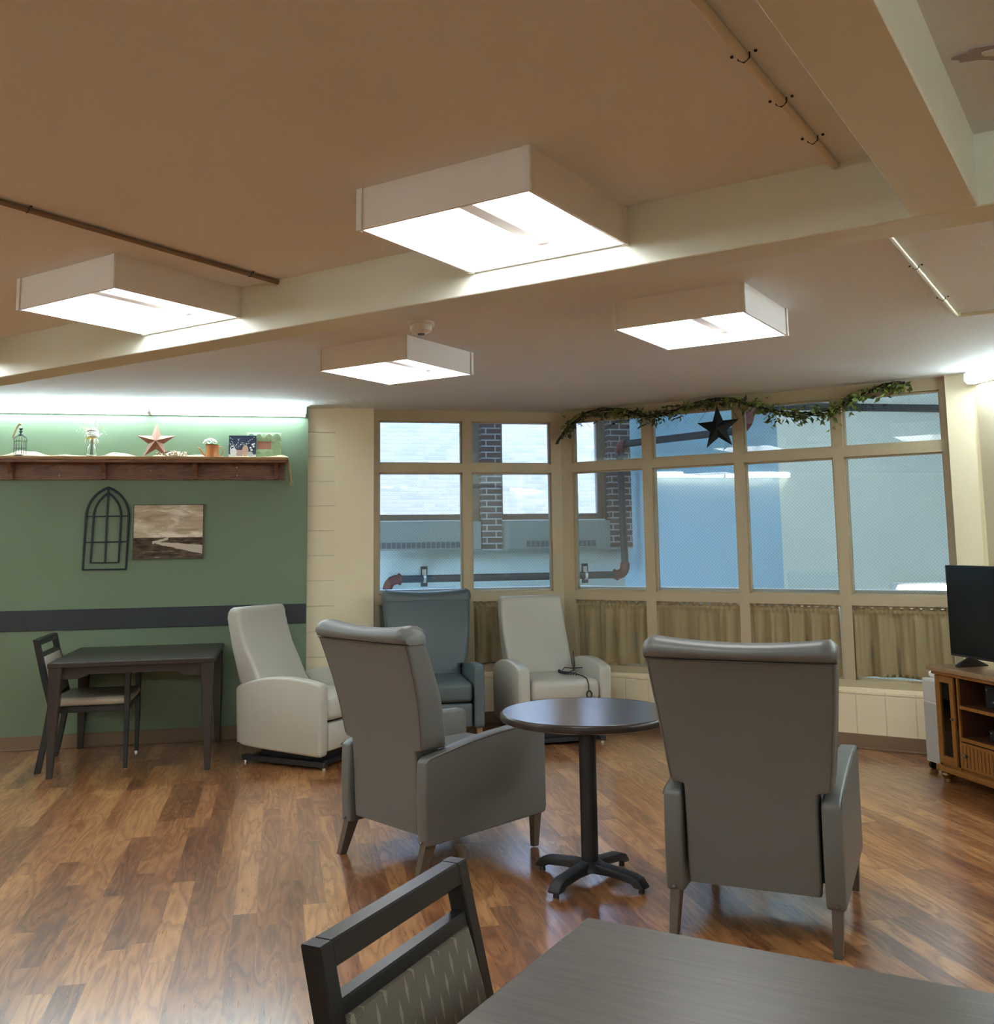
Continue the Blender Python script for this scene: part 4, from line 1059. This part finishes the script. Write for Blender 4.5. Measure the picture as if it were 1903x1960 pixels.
# ------------------------------------------------------------------ wall art
t = empty('arched_wall_decor', (0, GY-.012, 0), 0, 'black metal gothic arched window frame hanging on the green wall', 'wall decor')
def arch(cx_, hw, z0, zs, zt, lean=0.0):
    pts = [(cx_-hw-.010, z0), (cx_-hw, zs)]
    h = zt-zs; Rr = (hw*hw+h*h)/(2*hw)
    for i in range(1, 11):
        th = math.asin(min(1, h/Rr))*i/10; pts.append((cx_-hw+Rr-Rr*math.cos(th), zs+Rr*math.sin(th)))
    right = [(2*cx_-x+(.0), z) for x, z in pts[:-1]][::-1]
    right[-1] = (cx_+hw-.010+.0, z0)
    return pts+right
bm = B(); cxA = -1.318; hwA = .158
tube(bm, [(x, 0, z) for x, z in arch(cxA, hwA, 1.333, 1.74, 1.968)], .0095, 8, closed=True)
tube(bm, [(x, 0, z) for x, z in arch(cxA, hwA-.056, 1.385, 1.74, 1.925)], .0085, 8, closed=True)
tube(bm, [(cxA-.008, 0, 1.385), (cxA, 0, 1.965)], .0075, 8)
tube(bm, [(cxA-hwA, 0, 1.742), (cxA+hwA, 0, 1.745)], .005, 8); tube(bm, [(cxA-hwA-.004, 0, 1.542), (cxA+hwA-.004, 0, 1.546)], .005, 8)
mk('metal_lattice', bm, plain('blue_black_metal', (.010, .018, .032), .5), t)
t = empty('landscape_painting', (0, GY, 0), 0, 'sepia landscape canvas with a winding river on the green wall', 'painting')
mk('canvas', bx(-1.118, -.598, -.030, -.004, 1.414, 1.828), M['painting'], t, smooth=0)
bm = B()
for (a, b_, c_, d_2) in ((-1.124, -1.118, 1.408, 1.834), (-.598, -.592, 1.408, 1.834), (-1.124, -.592, 1.408, 1.414), (-1.124, -.592, 1.828, 1.834)): box(bm, a, b_, -.033, 0, c_, d_2)
mk('edge_frame', bm, M['leg_wood'], t, smooth=0)

# ------------------------------------------------------------------ garland and black star over the diagonal windows
gp = [(4.249, 2.354), (4.179, 2.431), (4.073, 2.52), (3.893, 2.605), (3.646, 2.600), (3.41, 2.53), (3.246, 2.53), (3.04, 2.565), (2.882, 2.60), (2.773, 2.610), (2.645, 2.593), (2.479, 2.535), (2.318, 2.475), (2.119, 2.440), (1.924, 2.435), (1.768, 2.503), (1.615, 2.560), (1.466, 2.605), (1.36, 2.60)]
t = empty('leafy_garland', (0, 0, 0), RL, 'leafy vine garland draped along the top of the diagonal windows', 'garland')
def cr_(p, n=6):
    out = []
    P_ = [p[0]]+p+[p[-1]]
    for i in range(1, len(P_)-2):
        for k in range(n):
            u = k/n; a, b_, c_, d_3 = [Vector(q) for q in P_[i-1:i+3]]
            out.append(.5*((2*b_)+(c_-a)*u+(2*a-5*b_+4*c_-d_3)*u*u+(3*b_-a-3*c_+d_3)*u**3))
    out.append(Vector(p[-1])); return out
yg_ = KW-.075
line = cr_([(-a, yg_, z) for a, z in gp])
bm = B(); rnd = random.Random(5)
for s_ in range(3):
    ph = s_*2.1
    tube(bm, [p+Vector((0, .012*math.sin(i*.5+ph), .012*math.cos(i*.5+ph)+rnd.uniform(-.003, .003))) for i, p in enumerate(line)], .006, 6, rads=[.006 for i in range(len(line))])
for k in range(46):
    i = rnd.randrange(6, len(line)-2); p = line[i]; d_4 = Vector((rnd.uniform(-.1, .1), rnd.uniform(-.03, .02), rnd.uniform(-.08, .03)))
    tube(bm, [p, p+d_4*.6+Vector((0, 0, .01)), p+d_4], .0015, 5)
mk('vine_stem', bm, M['twig'], t)
def leaf(bm, p, d, n, L, Wd):
    s = d.cross(n).normalized(); m1 = p+d*L*.45; 
    v = [bm.verts.new(Vector((q_.x, q_.y, min(q_.z, ZC-.006)))) for q_ in (p, m1+s*Wd*.5+n*Wd*.12, p+d*L, m1-s*Wd*.5+n*Wd*.12, m1-n*Wd*.08)]
    for a, b_, c_ in ((0, 1, 4), (1, 2, 4), (2, 3, 4), (3, 0, 4)): bm.faces.new((v[a], v[b_], v[c_]))
bl, bd_ = B(), B()
for k in range(900):
    i = min(len(line)-1, int(rnd.uniform(7, len(line)))); p = line[i]
    dens = 1.0
    u = i/len(line)
    if .48 < u < .56 and rnd.random() < .5: continue
    spread = .032+.03*rnd.random()*(1.25 if u > .85 or .2 < u < .35 else 1)
    c_ = p+Vector((rnd.gauss(0, .02), rnd.uniform(-.045, .02), rnd.gauss(-.004, spread*.62)))
    c_.z = min(c_.z, ZC-.045)
    d_5 = Vector((rnd.uniform(-1, 1), rnd.uniform(-.7, .3), rnd.uniform(-1, .5))).normalized(); n5 = d_5.orthogonal().normalized()
    n5 = Matrix.Rotation(rnd.uniform(0, 6.28), 3, d_5) @ n5
    L_ = rnd.uniform(.032, .068)
    if (c_+d_5*L_).z > ZC-.012: d_5.z = -abs(d_5.z)
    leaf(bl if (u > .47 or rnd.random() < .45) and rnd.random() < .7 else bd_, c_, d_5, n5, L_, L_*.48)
for (i0, L_) in ((20, .10), (30, .09), (40, .07), (72, .12), (86, .15), (92, .11), (78, .08)):
    p = line[min(i0, len(line)-1)]
    for j in range(12):
        q = p+Vector((.03*math.sin(j), -.02, -L_*j/11)); d_5 = Vector((rnd.choice((-1, 1))*.8, rnd.uniform(-.4, .4), -.5)).normalized(); leaf(bl if i0 > 50 else bd_, q, d_5, d_5.orthogonal().normalized(), .038, .019)
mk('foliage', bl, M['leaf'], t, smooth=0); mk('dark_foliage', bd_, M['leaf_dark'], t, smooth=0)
t = empty('hanging_star', LW(2.752, KW-.135, 2.372), RL, 'black tin star hanging from the leafy garland', 'star')
mk('star_body', star_mesh(.182, .045), M['star'], t, smooth=0, rot=(0, R(-1.5), 0))
mk('hanging_wire', tube(B(), [(-.165, 0, .052), (-.06, .02, .20), (0, .03, .255), (.07, .02, .20), (.165, 0, .06)], .0015, 5), M['black_metal'], t)

# ------------------------------------------------------------------ television stand
XF = 4.02
t = empty('tv_cabinet', (XF, 5.66, 0), R(-90), 'honey oak television cabinet with open shelves and turned feet', 'cabinet')
# local x runs from the far end (left in the photo) toward the camera, local y into the wall (+X world)
L_, D_ = 1.32, .46
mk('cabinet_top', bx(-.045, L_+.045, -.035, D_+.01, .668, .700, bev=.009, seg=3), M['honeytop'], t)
mk('top_moulding', bx(-.020, L_+.020, -.016, D_, .648, .668, bev=.004, seg=1), M['honey'], t)
mk('side_panel', bx(0, .018, 0, D_, .10, .65), M['honey'], t, smooth=0); mk('side_panel', bx(L_-.018, L_, 0, D_, .10, .65), M['honey'], t, smooth=0)
for x in (.196, L_-.212):
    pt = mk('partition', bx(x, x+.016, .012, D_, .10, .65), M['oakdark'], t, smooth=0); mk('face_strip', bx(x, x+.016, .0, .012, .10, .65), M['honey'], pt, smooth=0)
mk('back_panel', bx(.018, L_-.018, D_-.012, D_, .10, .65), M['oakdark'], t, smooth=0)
mk('bottom_panel', bx(0, L_, .0, D_, .10, .118), M['honey'], t, smooth=0)
mk('base_moulding', bx(-.022, L_+.022, -.020, D_, .066, .102, bev=.006, seg=2), M['honey'], t)
sh = mk('shelf', bx(.212, L_-.212, .014, D_-.012, .468, .484), M['oakdark'], t, smooth=0); mk('face_strip', bx(.212, L_-.212, .002, .014, .466, .485), M['honey'], sh, smooth=0)
sh = mk('shelf', bx(.212, L_-.212, .014, D_-.012, .280, .298), M['oakdark'], t, smooth=0); mk('face_strip', bx(.212, L_-.212, .0, .014, .278, .299), M['honey'], sh, smooth=0)
mk('inner_shelf', bx(.018, .196, .03, D_-.012, .36, .372), M['oakdark'], t, smooth=0)
for x0 in (.0, L_-.196):
    bm = B(); a, b_ = x0+.016, x0+.184; w_ = .042
    box(bm, a, a+w_, -.018, -.001, .120, .646, bev=.002, seg=1); box(bm, b_-w_*.8, b_, -.018, -.001, .120, .646, bev=.002, seg=1)
    box(bm, a+w_, b_-w_*.8, -.017, -.001, .120, .165); box(bm, a+w_, b_-w_*.8, -.017, -.001, .608, .646)
    d_6 = mk('door', bm, M['honey'], t, smooth=0)
    mk('door_glass', bx(a+w_-.002, b_-w_*.8+.002, -.009, -.006, .163, .610), M['glass'], d_6, smooth=0)
    mk('door_knob', ball(B(), (b_-.012, -.026, .40), .010, sub=2), M['leg_wood'], d_6)
for k in range(2):
    a = .214+k*.4465; b_ = a+.4455
    bm = bx(a, b_, -.018, -.001, .122, .274, bev=.003, seg=1)
    dr = mk('drawer', bm, M['honey'], t, smooth=0)
    gb = B()
    for i in range(13): x = a+.03+i*(b_-a-.06)/12; box(gb, x-.0022, x+.0022, -.0195, -.017, .138, .258)
    mk('drawer_groove', gb, M['oakdark'], dr, smooth=0)
    mk('drawer_knob', lathe(B(), [(.008, 0), (.006, .008), (.013, .014), (.014, .022), (.006, .028), (.0001, .029)], 16), M['leg_wood'], dr, loc=(a+.065 if k == 0 else b_-.065, -.018, .205), rot=(R(90), 0, 0))
for x, y in ((.035, .02), (L_-.035, .02), (.035, D_-.05), (L_-.035, D_-.05)):
    mk('bun_foot', lathe(B(), [(.022, 0), (.024, .006), (.022, .022), (.034, .036), (.040, .048), (.036, .060), (.028, .066)], 20, (x, y, 0)), plain('bronze_foot', (.20, .10, .035), .3, metal=.4), t)
# discs in the cabinet
for k, cl_ in enumerate(((.55, .62, .70), (.25, .48, .85), (.80, .84, .88), (.10, .18, .42), (.30, .32, .36))):
    o = mk('disc_case', bx(0, .018, 0, .13, 0, .185), plain('case_%d' % k, cl_, .3), None, loc=(XF+.010, 5.66-.034-.0195*k, .119), rot=(0, 0, R(-90)))
    tag(o, ['pale blue', 'bright blue', 'white', 'navy', 'dark grey'][k]+' disc case upright behind the cabinet glass door', 'disc case', 'disc cases in the cabinet')
# electronics
t = empty('stereo_receiver', (XF+.10, 5.66-.32, .485), R(-90), 'black stereo receiver on the upper open shelf of the oak cabinet', 'receiver')
mk('receiver_body', bx(0, .43, 0, .30, .004, .130, bev=.003, seg=1), M['black_plastic'], t)
bm = B()
for k in range(5): cyl(bm, (.072+k*.022, -.004, .040), (.072+k*.022, .001, .040), .006, n=10)
cyl(bm, (.018, -.003, .105), (.018, .001, .105), .006, n=10)
mk('buttons', bm, M['silver'], t)
mk('display', bx(.10, .30, -.002, .001, .075, .105), plain('display_glass', (.02, .03, .035), .1), t)
mk('volume_knob', cyl(B(), (.38, -.016, .07), (.38, .001, .07), .022, n=24), M['black_plastic'], t)
t = empty('disc_player', (XF+.08, 5.66-.36, .299), R(-90), 'low black disc player on the lower open shelf of the oak cabinet', 'disc player')
mk('player_body', bx(0, .40, 0, .26, .003, .065, bev=.003, seg=1), M['black_plastic'], t)
mk('player_light', bx(.012, .024, -.002, .001, .046, .052), M['silver'], t)
mk('disc_tray', bx(.12, .28, -.002, .001, .030, .048), plain('tray_front', (.02, .02, .022), .2), t)
# television
t = empty('television', (4.17, 5.70, .700), R(-90), 'flat black television standing on the oak cabinet', 'television')
mk('screen_frame', bx(0, .985, 0, .030, .050, .618, bev=.004, seg=1), M['black_plastic'], t)
mk('screen', bx(.008, .977, -.0015, .001, .066, .610), M['screen'], t, smooth=0)
mk('rear_housing', bx(.15, .83, .030, .065, .12, .42, bev=.012, seg=2), M['black_plastic'], t)
for x in (.17, .81):
    mk('stand_foot', prism(B(), [(-.085, 0), (.125, 0), (.125, .006), (.03, .052), (-.0, .052), (-.085, .012)], 'x', x-.018, x+.018, bev=.002, seg=1), M['black_plastic'], t)
# drawer cart
t = empty('drawer_cart', (4.30, 5.86, 0), 0, 'white plastic drawer cart on casters behind the oak cabinet', 'storage cart')
mk('cart_frame', bx(-.15, .15, -.125, .125, .05, .58, bev=.008, seg=2), M['white_plastic'], t)
mk('drawer', bx(-.156, -.14, -.115, .115, .44, .57, bev=.004, seg=1), plain('frosted_drawer', (.62, .62, .60), .3), t)
mk('drawer', bx(-.156, -.14, -.115, .115, .06, .425, bev=.004, seg=1), plain('frosted_drawer_2', (.48, .48, .46), .3), t)
for x in (-.12, .12):
    for y in (-.10, .10): mk('caster', cyl(B(), (x, y-.012, .026), (x, y+.012, .026), .026, n=18), M['black_plastic'], t)
o = mk('rolled_towel', cyl(B(), (0, -.08, .022), (0, .08, .022), .020, n=18), M['white_plastic'], None, loc=(4.205, 5.88, .582)); tag(o, 'white roll lying on top of the drawer cart', 'roll')
SC.frame_set(1)
